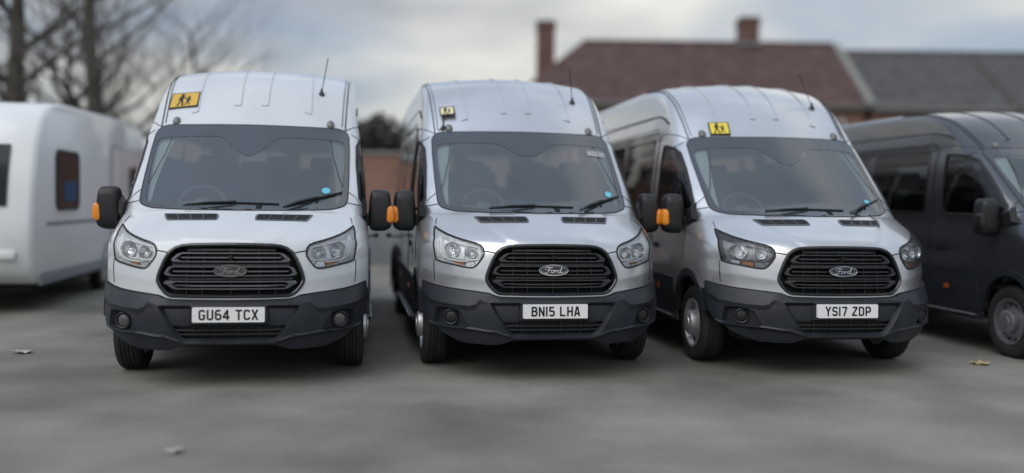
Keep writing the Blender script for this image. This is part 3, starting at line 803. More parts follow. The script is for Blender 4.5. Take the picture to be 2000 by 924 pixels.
MIR = catmull([(1.030, 1.30), (1.036, 1.40), (1.045, 1.47), (1.058, 1.502), (1.09, 1.515), (1.155, 1.514), (1.195, 1.505), (1.215, 1.475), (1.226, 1.40), (1.236, 1.30), (1.236, 1.235), (1.222, 1.185), (1.18, 1.158), (1.12, 1.152), (1.06, 1.158), (1.035, 1.20)], 3, True)
MY = 1.16
def mirror_shell():
    c = MIR.mean(0); S_ = []
    for s, y in ((.55, -.075), (.80, -.066), (.93, -.045), (1.0, -.008), (1.0, .05), (.97, .075)):
        S_.append([((c[0] + (a - c[0]) * s), MY + y, c[1] + (b - c[1]) * s) for a, b in MIR])
    return loft(S_)
def mirror_arm():
    a = loft([[(x, MY + .01 + yy * s, 1.255 + zz * s) for yy, zz in rrect(.075, .115, .02)] for x, s in ((.985, 1.05), (1.02, 1.0), (1.06, .95), (1.12, .9))])
    foot = loft([[(x, 1.06 + y_, 1.345 + z_) for y_, z_ in tri] for x, tri in ((.975, [(-.10, .10), (.20, -.02), (.22, -.20), (.10, -.22), (-.14, -.06)]), (1.015, [(-.06, .05), (.17, -.03), (.19, -.17), (.10, -.18), (-.09, -.05)]))])
    return join(a, foot)
def mirror_gap():
    P = np.array([(1.02, MY - .056, 1.292), (1.07, MY - .064, 1.293), (1.13, MY - .066, 1.294), (1.19, MY - .058, 1.294), (1.225, MY - .02, 1.294)])
    return sweep(P, np.array([0, -1., 0]), rrect(.006, .008, .002))
def mirror_glass():
    c = MIR.mean(0); P = [((c[0] + (a - c[0]) * .88), MY + .077, c[1] + (b - c[1]) * .88) for a, b in MIR]
    return loft([P, [(a, b + .004, z) for a, b, z in P]])
def mirror_lamp():
    o = [(1.196, 1.365), (1.222, 1.376), (1.246, 1.36), (1.252, 1.30), (1.246, 1.235), (1.222, 1.222), (1.190, 1.23), (1.186, 1.30)]
    q = resample(catmull(o, 4, True), .02, True); c = q.mean(0)
    return loft([[(c[0] + (a - c[0]) * s, MY + y + .12 * max(0, a - 1.2), c[1] + (b - c[1]) * s) for a, b in q] for s, y in ((.55, -.086), (.85, -.080), (1.0, -.062), (1.0, -.005))])
# wheels -----------------------------------------------------------
def tyre_vf():
    r = TYRE_R; prof = [(.215, -.085), (.235, -.098), (.28, -.106), (.315, -.102), (.335, -.088), (.3415, -.070), (r, -.066)]
    g = [(r, -.066), (r, -.050), (r - .008, -.049), (r - .008, -.043), (r, -.042), (r, -.018), (r - .008, -.017), (r - .008, -.011), (r, -.010)]
    half = prof[:-1] + g; full = half + [(a, -b) for a, b in half[::-1]]
    vf = lathe(full, 56, 'x', close=False)
    # shoulder blocks
    V = list(vf[0]); n = 56
    for i, v in enumerate(V):
        k = i % n; rr = math.hypot(v[1], v[2])
        if rr > .325 and k % 2 and abs(v[0]) > .055: V[i] = (v[0] * .985, v[1] * .987, v[2] * .987)
    return V, vf[1]
def rim_vf(): return lathe([(.215, -.085), (.212, .088), (.222, .095), (.222, .101), (.205, .098), (.197, .070), (.192, .055), (.150, .050), (.118, .058), (.112, .062), (.03, .062)], 40, 'x')
def rim_holes():
    o = []
    for k in range(12):
        a = 2 * math.pi * (k + .5) / 12; c = (.0545, .172 * math.cos(a), .172 * math.sin(a)); u = np.array([0, -math.sin(a), math.cos(a)]); v = np.array([0, math.cos(a), math.sin(a)])
        o.append(loft([[tuple(np.array([c[0] + h, c[1], c[2]]) + u * (.017 * math.cos(t)) + v * (.013 * math.sin(t))) for t in np.linspace(0, 6.2832, 10, endpoint=False)] for h in (-.004, .0015)]))
    return join(*o)
def cap_vf(): return lathe([(.112, .060), (.113, .115), (.108, .130), (.095, .138), (.06, .141), (.058, .147), (.03, .149)], 28, 'x')
def cap_rear(): return lathe([(.112, .060), (.105, .02), (.095, -.05), (.03, -.052)], 28, 'x')
# roof details -----------------------------------------------------
def roof_line(x0, x1): return lambda: strip(np.array([(x0 + (x1 - x0) * t, 1.745 + 1.25 * t) for t in np.linspace(0, 1, 12)]), c_top, .010, .0055)
def roof_foot(x0): return lambda: strip(np.array([(x0, 1.748), (x0 - .02, 1.746), (x0 - .055, 1.748)]), c_top, .006, .004)
def gutter_front():
    return both(join(strip(np.array([(.815, 1.71), (.822, 1.9), (.83, 2.1), (.838, 2.35), (.842, 2.7), (.842, 3.2)]), c_top, .010, .0035), strip(np.array([(.785, 1.74), (.795, 2.0), (.808, 2.35), (.812, 2.7), (.812, 3.2)]), c_top, .006, .0035)))
RAIL = [(2.05, 2.235), (2.14, 2.275), (2.26, 2.315), (2.42, 2.335), (2.8, 2.342), (4.0, 2.345), (6.4, 2.345)]
def rail(): return both(join(strip(np.array(RAIL), c_side(1), .020, .004), ))
def marker_vf(): return loft([[(x * s, y * s + .004 * k, h) for x, y in rrect(.068, .095, .032, 4)] for k, (s, h) in enumerate(((1.05, -.02), (1.05, .0), (.97, .012), (.80, .025), (.52, .034), (.2, .038)))])
def aerial_rod(lean):
    def build():
        P = np.array([(lean * t, -.02 * t, .02 + .33 * t) for t in np.linspace(0, 1, 12)])
        a = sweep(P, np.array([0, -1., 0]), circ(.0035, 6))
        c = []
        for t in np.linspace(.28, .97, 12): c.append(lathe([(.0055, -.004), (.0055, .004)], 6, 'z', (lean * t, -.02 * t, .02 + .33 * t)))
        return join(a, *c)
    return build
def aerial_base(): return lathe([(.030, -.02), (.028, .006), (.018, .022), (.009, .045), (.006, .06)], 14, 'z')
# cabin ------------------------------------------------------------
def seat_vf():
    a = rbox((0, .02, .98), (.50, .52, .16), .05, 3); b = rbox((0, .30, 1.32), (.48, .15, .62), .06, 3, Matrix.Rotation(R(-10), 3, 'X'))
    return join(a, b)
def headrest_vf(): return rbox((0, .385, 1.73), (.28, .11, .20), .045, 3, Matrix.Rotation(R(-8), 3, 'X'))
def wheel_ring():
    m = Matrix.Rotation(R(52), 3, 'X'); P = [Vector((.19 * math.cos(t), .19 * math.sin(t), 0)) for t in np.linspace(0, 6.2832, 40, endpoint=False)]
    P = np.array([tuple(m @ p) for p in P]); n = np.array(tuple(m @ Vector((0, 0, 1))))
    return sweep(P, n, circ(.016, 8), True)
def wheel_hub():
    m = Matrix.Rotation(R(52), 3, 'X')
    return join(rbox((0, 0, 0), (.13, .11, .05), .02, 2, m), rbox(tuple(m @ Vector((.11, 0, -.005))), (.14, .035, .02), .006, 1, m), rbox(tuple(m @ Vector((-.11, 0, -.005))), (.14, .035, .02), .006, 1, m), rbox(tuple(m @ Vector((0, -.11, -.005))), (.04, .14, .02), .006, 1, m))
def dash_vf():
    S_ = []
    for x in np.linspace(-.92, .92, 13):
        b = .36 * abs(x) ** 2.5
        S_.append([(x, .74 + b, 1.30), (x, .90 + b * .8, 1.325), (x, 1.10 + .5 * b, 1.335 + .03 * math.exp(-((x + .38) / .2) ** 2)), (x, 1.32, 1.31 + .05 * math.exp(-((x + .38) / .2) ** 2)), (x, 1.36, 1.25), (x, 1.30, 1.0), (x, 1.2, .7), (x, .74 + b, .9)])
    return loft(S_)
# children pictogram, a plain pair of walking figures ----------------
def figures():
    o = []
    def rib(pts, wd): v, f = ribbon2d(pts, wd); o.append(([tuple(p) for p in v], f))
    def disc(c, r): o.append(([(c[0] + r * math.cos(t), c[1] + r * math.sin(t)) for t in np.linspace(0, 6.2832, 14, endpoint=False)], [tuple(range(14))]))
    disc((-.20, .62), .12); rib([(-.34, .68), (-.06, .70)], .06); rib([(-.20, .52), (-.24, .05)], .26); rib([(-.30, .44), (-.46, .10)], .09); rib([(-.12, .42), (.12, .16)], .08)
    rib([(-.26, .08), (-.34, -.28), (-.46, -.58)], .12); rib([(-.20, .08), (-.10, -.30), (-.08, -.60)], .12); rib([(-.50, -.58), (-.38, -.62)], .07); rib([(-.12, -.61), (.02, -.62)], .07)
    disc((.30, .30), .10); rib([(.20, .36), (.42, .38)], .05); rib([(.28, .20), (.26, -.20)], .20); rib([(.20, .14), (.10, .14)], .08); rib([(.34, .14), (.50, -.02)], .07)
    rib([(.24, -.18), (.16, -.42), (.12, -.60)], .09); rib([(.30, -.18), (.38, -.40), (.44, -.56)], .09)
    V = []; Fc = []
    for v, f in o:
        n = len(V); V += v; Fc += [tuple(i + n for i in q) for q in f]
    return V, Fc
def panel(corners, th=.004, off=.012):
    tl, tr, br, bl = [np.array(c, float) for c in corners]
    n = np.cross(tr - tl, bl - tl); n /= np.linalg.norm(n)
    if n[1] > 0: n = -n
    return tl, tr, br, bl, n
def panel_box(corners, s=1., h0=0., h1=.004):
    def build():
        tl, tr, br, bl, n = panel(corners); c = (tl + tr + br + bl) / 4
        return loft([[c + (p - c) * s + n * h for p in (tl, tr, br, bl)] for h in (h0, h1)])
    return build
def panel_inner(corners, d, h):
    """the same quad drawn in by d metres on every side"""
    tl, tr, br, bl, n = panel(corners); ex = (tr - tl) / np.linalg.norm(tr - tl); ey = (tl - bl) / np.linalg.norm(tl - bl)
    return [tl + ex * d - ey * d + n * h, tr - ex * d - ey * d + n * h, br - ex * d + ey * d + n * h, bl + ex * d + ey * d + n * h]
def panel_fig(corners, k, h):
    def build():
        tl, tr, br, bl, n = panel(corners); c = (tl + tr + br + bl) / 4
        ex = (tr + br - tl - bl) / 2; ey = (tl + tr - bl - br) / 2; hh = np.linalg.norm(ey) * k / 2
        v, f = figures(); v = [(a, q - .06) for a, q in v]; return flat_on(v, f, c + n * h, ex / np.linalg.norm(ex) * hh, ey / np.linalg.norm(ey) * hh)
    return build
def disc_on(x, z, rx, rz, off=.012):
    def build():
        return patch([(x + rx * math.cos(t), z + rz * math.sin(t)) for t in np.linspace(0, 6.2832, 24, endpoint=False)], c_front, .03, off, 0)
    return build

PAINTS = {}
def make_van(spec):
    P = M[spec['paint']]; root = thing(spec.get('name', 'minibus'), spec['label'], 'minibus', spec['loc'], spec['rz'], spec.get('group'))
    far = spec.get('far', False)
    global LOW
    LOW = far
    def ps(*a, **k): return p(*a, split=True, **k)
    def p(name, key, b, m, par=root, label=None, sharp=35, split=False, kind=None): return part(name, key, b, m, par, label, sharp, split, kind)
    p('body', 'body', shell, P, sharp=24)
    bp_ = p('bumper', 'bumper', bumper, M['bumper'], sharp=22)
    p('intake_grid', 'intakeback', lambda: join(patch([(a * 1.03, .42 + (z - .42) * 1.1) for a, z in INTAKE], c_wrap, .04, -.05, 0), *[sweep((lambda q: c_wrap(q) + grad(c_wrap(q)) * -.02)(np.array(phz([(-17.5 + 35 * k / 30, z) for k in range(31)]))), np.array([0, -1., 0]), rrect(.012, .02, .003)) for z in (.405, .438)], *[rbox((x, .05, .42), (.012, .02, .09), .003) for x in (-.26, -.1, .06, .22)]), M['black'], bp_)
    p('undertray', 'under', lambda: join(rbox((0, .85, .30), (1.5, .9, .08), .03), rbox((0, 3.4, .40), (1.5, 5.6, .2), .03), rbox((0, .52, .72), (1.1, .4, .8), .02), rbox((.57, 1.0, .62), (.02, 1.0, .75), .004), rbox((-.57, 1.0, .62), (.02, 1.0, .75), .004)), M['void'])
    for s in (-1, 1):
        pod, n = on_bumper(37.0, .494, .002); pod[0] *= s
        lens = sphere((0, 0, 0), .05, 16, 8)
        def foglamp(pod=pod, s=s):
            nn = np.array([.35 * s, -1, 0]); nn /= np.linalg.norm(nn); ex = np.cross(nn, [0, 0, 1.]); ex /= np.linalg.norm(ex)
            return loft([[pod + ex * (r * math.cos(t)) + np.array([0, 0, r * math.sin(t)]) + nn * h for t in np.linspace(0, 6.2832, 24, endpoint=False)] for r, h in ((.064, -.03), (.064, .008), (.058, .013), (.050, .009), (.047, -.006), (.02, -.008))])
        def foglens(pod=pod, s=s):
            nn = np.array([.35 * s, -1, 0]); nn /= np.linalg.norm(nn); ex = np.cross(nn, [0, 0, 1.]); ex /= np.linalg.norm(ex)
            return loft([[pod + ex * (r * math.cos(t)) + np.array([0, 0, r * math.sin(t)]) + nn * h for t in np.linspace(0, 6.2832, 24, endpoint=False)] for r, h in ((.046, -.004), (.043, .003), (.028, .008), (.010, .010))])
        p('fog_light', f'fog{s}', foglamp, M['black'], bp_)
        p('fog_lens', f'foglens{s}', foglens, M[spec['fog']], bp_)
    if spec.get('sensors'):
        ps('parking_sensor', 'sensor', lambda: join(*[lathe([(.012, -.006), (.012, .004), (.008, .006)], 12, 'y', (x, float(on_bumper(math.degrees(math.atan2(abs(x), 1.27)), .56, 0)[0][1]) + .02, .56)) for x in (-.385, .37)]), M['black'], bp_)
    # grille
    g = p('grille', 'grilleframe', grille_frame, M['gloss'])
    p('grille_backing', 'grilleback', grille_back, M['void'], g)
    sm = M[spec['slat']]
    for i, (zt, zb, at, ab) in enumerate(((1.018, .942, 18.6, 20.6), (.917, .838, 21.4, 22.4), (.806, .739, 22.6, 19.8))):
        p('slat', f'slat{i}', slat_loop(zt, zb, at, ab), sm, g)
    for i, (z, a) in enumerate(((.981, 17), (.877, 19.5), (.771, 18.5), (.928, 20), (.822, 21), (1.048, 15.5))):
        p('bar', f'bar{i}', grille_bar(z, a, .005 if i < 3 else .008, -.02 if i < 3 else -.035), M['slat_black'] if i > 2 else sm, g)
    ps('strut', 'struts', grille_struts, M['black'], g)
    cz = c_wrap(np.array([[0., .985]]))[0]
    p('camera_lens', 'gcam', lambda: join(lathe([(.014, -.03), (.014, .004), (.010, .008), (.003, .006)], 14, 'y', (0, cz[1] - .0, .985)), rbox((0, cz[1] + .01, .958), (.012, .02, .03), .004)), M['black'], g)
    b = p('badge', 'badge', badge, M['gloss'] if spec['paint'] != 'charcoal' else M['gloss'])
    ps('badge_rim', 'badgerim', lambda: join(badge_ring(.117, .0425, .0030)(), badge_ring(.101, .0345, .0013)()), M[spec['rim']], b)
    p('lettering', 'script', badge_script, M[spec['rim']], b, kind='stuff')
    # plate
    if spec.get('plate'):
        pl = p('number_plate', 'plate', plate, M['plate'])
        p('lettering', 'plate' + spec['plate'], plate_text(spec['plate']), M['ink'], pl, sharp=None, kind='stuff')
        if spec.get('screws'): ps('screw', 'screws', plate_screws, M['paper'], pl)
    # lamps
    for s in (-1, 1):
        mm = (lambda b_: (b_ if s > 0 else (lambda: mirror_x(b_()))))
        K = lambda k: f'{k}{s}'
        h = p('headlight', K('hlbez'), mm(hl_bezel), M['bezel_grey'] if spec['lamp'] == 'dark' else M['bezel'])
        p('seal', K('hlseal'), mm(hl_seal), M['seal'], h)
        ps('reflector', K('hlbowl'), mm(hl_bowls), M['reflector'], h)
        ps('bulb', K('hlbulb'), mm(hl_bulbs), M['chrome'], h)
        p('divider', K('hldiv'), mm(hl_divider), M['bright'], h)
        p('trim_ring', K('hlring'), mm(hl_ring), M['reflector'] if spec['lamp'] == 'dark' else M['bright'], h)
        if spec['lamp'] != 'dark': ps('light_bar', K('hldrl'), mm(hl_drl), M['bright'], h)
        p('indicator', K('hlamb'), mm(hl_cell(HL_AMBER)), M['amber_dim'], h)
        for i, c_ in enumerate(HL_CELLS): p('side_lamp', K(f'hlc{i}'), mm(hl_cell(c_)), M['reflector'] if (spec['lamp'] != 'dark' or i == 0) else M['bezel_grey'], h)
        p('lens', K('hllens'), mm(hl_lens), M['lens'], h)
    # glass
    wsn = p('windscreen', 'ws', wscreen, M['windscreen'])
    p('dark_border', 'frit%d' % spec['deep'], lambda: frit(spec['deep']), M['frit'], wsn)
    p('screen_seal', 'wsseal', lambda: inset_ring([(a * 1.004, 1.7 + (z - 1.7) * 1.012) for a, z in WS], .010, c_front, .002, .004, .02), M['seal'], wsn)
    if spec['deep']:
        p('sensor_box', 'rain', lambda: rbox((.0, 1.35, 1.86), (.09, .05, .09), .012, 2, Matrix.Rotation(R(-48), 3, 'X')), M['dash'], wsn)
    if spec.get('disc'):
        x, z = spec['disc']; p('sticker', f'disc{x}', disc_on(x, z, .034, .026, .006), M['blue'], wsn, 'small round pale blue sticker low on the windscreen')
    if spec.get('note'):
        st = p('sticker', 'note', lambda: patch([(.605, 1.91), (.778, 1.895), (.776, 1.852), (.600, 1.865)], c_front, .03, .008, 0), M['paper'], wsn, 'small white sticker with black letters high on the windscreen')
        def notetext():
            v, f = text2d('OW80', 11); q = np.array([(.690 + a * .00066, 1.8805 + b * .00046 - .085 * (a * .00066)) for a, b in v]); pp = c_front(q); nn = grad(pp); pp = pp + nn * .0105
            ff = []
            for t in f:
                n_ = np.cross(pp[t[1]] - pp[t[0]], pp[t[2]] - pp[t[0]]); ff.append(tuple(t) if n_[1] < 0 else tuple(reversed(t)))
            return [tuple(x) for x in pp], ff
        p('lettering', 'notetext', notetext, M['ink'], wsn, sharp=None, kind='stuff')
        p('tax_paper', 'taxp', lambda: rbox((-.02, 1.0, 1.345), (.17, .06, .012), .004, 1, Matrix.Rotation(R(6), 3, 'Y')), M['paper'], root, 'white paper slip lying on the dashboard')
    for i, (arm, blade) in enumerate((([(-.10, 1.345), (-.02, 1.352), (.06, 1.362)], [(-.42, 1.362), (-.08, 1.378), (.30, 1.370)]), ([(.34, 1.332), (.45, 1.372), (.57, 1.418)], [(.36, 1.352), (.57, 1.418), (.80, 1.478)]))):
        if i == 0: arm = [(-.44, 1.338), (-.26, 1.352), (-.06, 1.374)]
        wp = p('wiper', f'wblade{i}', wiper_blade(blade), M['black'])
        p('wiper_arm', f'warm{i}', wiper_arm(arm), M['black'], wp)
    for s in (-1, 1):
        mm = (lambda b_: (b_ if s > 0 else (lambda: mirror_x(b_())))); K = lambda k: f'{k}{s}'
        v = p('bonnet_vent', K('vent'), mm(vent_tray), M['void'])
        p('vent_rim', K('ventrim'), mm(vent_rim), M['slat_grey'], v)
        ps('slat', K('ventslat'), mm(vent_slats), M['slat_grey'], v)
        if s == 1 and spec.get('one_mirror'): mirrors = False
        else: mirrors = True
        m = p('door_mirror', K('mirror'), mm(mirror_shell), M['black']) if mirrors else None
        if mirrors:
            p('mirror_arm', K('marm'), mm(mirror_arm), M['black'], m)
            p('mirror_glass', K('mglass'), mm(mirror_glass), M['mirror'], m)
            p('gap', K('mgap'), mm(mirror_gap), M['seam'], m)
            p('indicator', K('mlamp'), mm(mirror_lamp), M['amber'] if not far else M['black'], m)
        # glazing
        d = p('door_window', K('dwin'), mm(lambda: patch(DOORWIN, c_side(1), .06, -.006, 0)), M['sideglass'])
        p('window_seal', K('dseal'), mm(lambda: inset_ring(DOORWIN, .030, c_side(1), .001, .006, .02)), M['seal'], d)
        for i, q in enumerate(PANES):
            w_ = p('side_window', K(f'pane{i}'), mm(lambda q=q: patch(q, c_side(1), .08, .002, .004)), M['sideglass'])
            p('window_seal', K(f'pseal{i}'), mm(lambda q=q: inset_ring(q, .035, c_side(1), .001, .003, .03)), M['gloss'], w_)
        p('pillar_trim', K('ptrim'), mm(lambda: patch([(1.02, 1.36), (.93, 1.40), (1.62, 2.04), (1.78, 2.06), (1.66, 1.99), (1.46, 1.83), (1.20, 1.60)], c_side(1), .05, -.030, 0)), M['trim'])
        # arches, cladding, doors
        p('wheel_arch_trim', K('arch'), mm(lambda: join(patch(np.vstack([ARCH, ARCH_IN[::-1]]), c_side(1), .03, .016, .06))), M['bumper'])
        p('rear_arch_flare', K('rarch'), mm(rear_flare), M['bumper'])
        p('cladding', K('clad'), mm(lambda: patch([(1.43, .725), (2.6, .735), (4.20, .74), (4.24, .5), (4.26, .37), (1.37, .37), (1.40, .45)], c_side(1), .08, .012, .02)), M['bumper'])
        p('cladding', K('clad2'), mm(lambda: patch([(5.30, .74), (6.45, .74), (6.5, .40), (5.28, .40)], c_side(1), .08, .012, .02)), M['bumper'])
        p('side_step', K('step'), mm(lambda: join(rbox((.985, 2.55, .345), (.14, 2.3, .05), .015), rbox((1.058, 2.55, .352), (.008, 2.3, .022), .002))), M['bumper'])
        p('step_edge', K('stepe'), mm(lambda: rbox((1.062, 2.55, .364), (.012, 2.28, .012), .003)), M['steel'])
        ps('side_reflector', K('refl'), mm(lambda: join(*[patch([(y - .035, .585), (y + .035, .585), (y + .035, .63), (y - .035, .63)], c_side(1), .05, .022, .012) for y in (1.93, 3.4)])), M['orange'])
        ps('door_seam', K('dseam'), mm(lambda: join(*[strip(np.array(q), c_side(1), .007, .0015) for q in (
            [(2.27, .74), (2.25, 1.0), (2.27, 1.3), (2.28, 1.9), (2.25, 2.12), (2.05, 2.135), (1.80, 2.10), (1.58, 2.0), (1.36, 1.80), (1.17, 1.61), (1.09, 1.52), (1.08, 1.38), (1.12, 1.15), (1.17, .90)], [(2.31, .74), (2.31, 2.16), (3.66, 2.17), (3.66, .74)], [(2.35, 2.20), (3.0, 2.20), (6.3, 2.20)])])), M['seam'])
        p('door_handle', K('dh'), mm(lambda: patch([(2.02, 1.03), (2.14, 1.035), (2.14, .985), (2.02, .98)], c_side(1), .03, .014, .02)), M['black'])
        p('side_marker', K('stalk'), mm(lambda: join(sweep(np.array([(1.02, 4.25, .98), (1.10, 4.22, .99), (1.14, 4.20, 1.0)]), np.array([0, 0, 1.]), circ(.012, 6)), sphere((1.15, 4.19, 1.0), .032, 10, 7))), M['black'])
        # roof
        q0 = c_front(np.array([[s * .682, 2.115]])); n0 = grad(q0)[0]
        def cap_m(q=q0[0], n=n0):
            vf = marker_vf(); rot = Vector((0, 0, 1)).rotation_difference(Vector(n) * .3 + Vector((0, 0, .7))).to_matrix()
            return [tuple(rot @ Vector(v) + Vector(q)) for v in vf[0]], vf[1]
        p('marker_light', K('mark'), cap_m, M['marker'])
    for i, (a, b_) in enumerate(((-.505, -.520), (-.128, -.150), (.112, .125), (.500, .480))):
        ps('roof_rib', f'rib{i}', (lambda a=a, b_=b_: join(roof_line(a, b_)(), roof_foot(a)())), P)
    ps('roof_gutter', 'gut', gutter_front, M['seal'])
    ps('roof_rail', 'rail', rail, M['seal'])
    q1 = c_top(np.array([[.588, 2.02]]))[0]
    ae = p('aerial', 'aebase', lambda: move(aerial_base(), q1), M['black'])
    p('aerial_rod', 'aerod%.2f' % spec['lean'], lambda: move(aerial_rod(spec['lean'])(), q1), M['black'], ae)
    # seams on the nose
    ps('bonnet_seam', 'seams', lambda: both(join(
        strip(phz([(25.9, 1.028), (23.8, 1.022), (21.1, 1.012)]), c_wrap, .008, .002, 0, False, .01),
        strip(phz([(55.0, 1.225), (57.0, 1.248), (59.0, 1.272)]), c_wrap, .006, .002, 0, False, .01),
        strip(phz([(47.9, .945), (47.5, .87), (47.0, .765)]), c_wrap, .006, .002, 0, False, .01),
        strip(np.array([(.852, 1.395), (.90, 1.385), (.955, 1.375)]), c_front, .006, .002, 0, False, .01),
        strip(np.array([(.868, 2.03), (.90, 2.01), (.94, 1.99)]), c_front, .004, .002, 0, False, .01))), M['seam'])
    p('bumper_gap', 'bgap', lambda: strip(phz([(-a, z + .004) for a, z in BTOP[::-1]] + [(a, z + .004) for a, z in BTOP[1:]]), c_wrap, .010, .004, 0, False, .02), M['seam'])
    # wheels
    for s in (-1, 1):
        for y, rear in ((AX_F, 0), (AX_R, 1)):
            x = s * (.885 if not rear else .935)
            wv = part('wheel', f'tyre{s}', (lambda: tyre_vf() if s > 0 else mirror_x(tyre_vf())), M['rubber'], root); wv.location = (x, y, TYRE_R - .002)
            mm = (lambda b_: (b_ if s > 0 else (lambda: mirror_x(b_()))))
            part('rim', f'rim{s}', mm(rim_vf), M['steel'] if not far else M['steel_dark'], wv); part('vent_hole', f'hole{s}', mm(rim_holes), M['void'], wv, kind='stuff')
            part('hub_cap', f'cap{s}', mm(cap_vf), M['steel'] if not far else M['steel_dark'], wv)
            if rear:
                w2 = part('wheel', f'tyre{s}', None, M['rubber'], root); w2.location = (s * .69, y, TYRE_R - .002)
    # cabin
    p('dashboard', 'dash', dash_vf, M['dash'])
    p('cabin_floor', 'floor', lambda: rbox((0, 3.9, .66), (1.86, 5.3, .06), .01), M['floor'])
    sw = p('steering_wheel', 'sw', lambda: move(wheel_ring(), (-.40, 1.30, 1.375)), M['dash'])
    p('wheel_hub', 'swh', lambda: move(wheel_hub(), (-.40, 1.30, 1.375)), M['dash'], sw)
    rows = [(-.42, 1.72), (.20, 1.72), (.62, 1.72)]
    for y in (2.95, 3.75, 4.55, 5.4): rows += [(-.66, y), (-.18, y), (.60, y)] if y < 5 else [(-.66, y), (-.2, y), (.26, y), (.68, y)]
    for x, y in rows:
        st = part('seat', 'seat', seat_vf, M['seat'], root); st.location = (x, y, 0)
        part('headrest', 'headrest', headrest_vf, M['seat'], st)
    ps('rear_window', 'rwin', lambda: both(patch_rear()), M['sideglass'])
    ps('tail_light', 'tail', lambda: both(rbox((.93, 6.60, 1.25), (.10, .14, .42), .03)), M['orange'])
    if 'sign' in spec:
        cs, mat_, lab, lift = spec['sign']
        tl, tr, br, bl, n = panel(cs); cs = [q + n * lift for q in (tl, tr, br, bl)]; key = 'sign' + mat_
        sg = p('school_sign', key, panel_box(cs, 1, -.004, .004), M['ink'], root, lab)
        p('sign_face', key + 'f', panel_box(panel_inner(cs, .012, .0), 1, .003, .0055), M[mat_], sg)
        p('child_figures', key + 'c', panel_fig(cs, 1.18, .0075), M['ink'], sg, sharp=None, kind='stuff')
        if lift > .03:
            a = (np.array(cs[3]) * .8 + np.array(cs[2]) * .2); b0 = c_front(np.array([[-.735, 2.115]]))[0]
            p('sign_stalk', 'stalk_s', lambda: join(sweep(np.array([a, (a + b0) / 2, b0]), np.array([0, -1., 0]), circ(.006, 6)), move(lathe([(.028, -.02), (.026, .012), (.012, .03), (.007, .045)], 12, 'z'), b0), sweep(np.array([b0 + [-.01, 0, .01], b0 + [-.05, .0, -.025]]), np.array([0, -1., 0]), circ(.004, 5))), M['black'], sg)
    LOW = False
    return root
def patch_rear():
    def c_back(q):
        o = np.stack([q[:, 0], 0 * q[:, 0] + 4.0, q[:, 1]], 1); return march(o, o + np.array([0, 3.4, 0]))
    return patch(REARWIN, c_back, .08, .002, .004)
def rear_flare():
    """deep flare over the twin rear wheels"""
    S_ = []
    for t in np.linspace(-8, 188, 24):
        c_, s_ = math.cos(R(t)), math.sin(R(t)); r0, r1 = .41, .50
        S_.append([(x, AX_R + r * c_ * 1.0, .36 + r * s_ * 1.02) for x, r in ((.99, r0), (1.075, r0 + .005), (1.085, r0 + .03), (1.06, r1 - .02), (1.0, r1 + .03), (.97, r1 + .03))])
    n = 6; V = [q for s in S_ for q in s]; Fc = []
    for i in range(len(S_) - 1):
        for k in range(n): Fc.append((i * n + k, i * n + (k + 1) % n, (i + 1) * n + (k + 1) % n, (i + 1) * n + k))
    Fc.append(tuple(range(n))); Fc.append(tuple((len(S_) - 1) * n + k for k in range(n)))
    return fix_normals((V, Fc))

RZ = lambda deg: -R(deg)
SIGN1 = [(-.775, 2.048, 2.383), (-.508, 1.963, 2.403), (-.513, 1.799, 2.255), (-.786, 1.877, 2.228)]
SIGN2 = [(-.749, 1.943, 2.304), (-.609, 1.900, 2.319), (-.611, 1.805, 2.23), (-.751, 1.852, 2.219)]
SIGN3 = [(-.599, 1.797, 2.226), (-.408, 1.743, 2.229), (-.425, 1.612, 2.10), (-.614, 1.668, 2.098)]
make_van(dict(paint='white', loc=(-2.09677, 7.01585, 0), rz=RZ(-9.1643), fog='fog', slat='slat_grey', rim='steel_dark', lamp='chrome', deep=True, plate='GU64 TCX', screws=True, sensors=True, disc=(.667, 1.495), lean=.06,
    label='white minibus with a large amber sign on its roof and plate GU64 TCX', group='minibuses parked in a row', sign=(SIGN1, 'sign_amber', 'large amber panel with two dark child figures', .012)))
make_van(dict(paint='silver', loc=(.34737, 7.49314, 0), rz=RZ(-9.6707), fog='black', slat='slat_black', rim='chrome', lamp='chrome', deep=False, plate='BN15 LHA', disc=(.693, 1.497), note=True, lean=-.035,
    label='silver minibus with a small cream sign on a stalk and plate BN15 LHA', group='minibuses parked in a row', sign=(SIGN2, 'sign_cream', 'small cream panel with two dark child figures held up on a stalk', .035)))
make_van(dict(paint='silver', loc=(2.75582, 7.76432, 0), rz=RZ(-7.2188), fog='black', slat='slat_black', rim='chrome', lamp='dark', deep=True, plate='YS17 ZDP', disc=(.640, 1.452), lean=-.16, one_mirror=True,
    label='silver minibus with dark headlights, a yellow sign and plate YS17 ZDP', group='minibuses parked in a row', sign=(SIGN3, 'sign_yellow', 'bright yellow panel with two dark child figures above the windscreen', .012)))
make_van(dict(paint='charcoal', loc=(5.85, 8.12, 0), rz=RZ(-8.0), fog='black', slat='slat_black', rim='chrome', lamp='dark', deep=True, lean=.0,
    label='dark grey minibus parked beyond the silver one with the yellow sign', far=True))

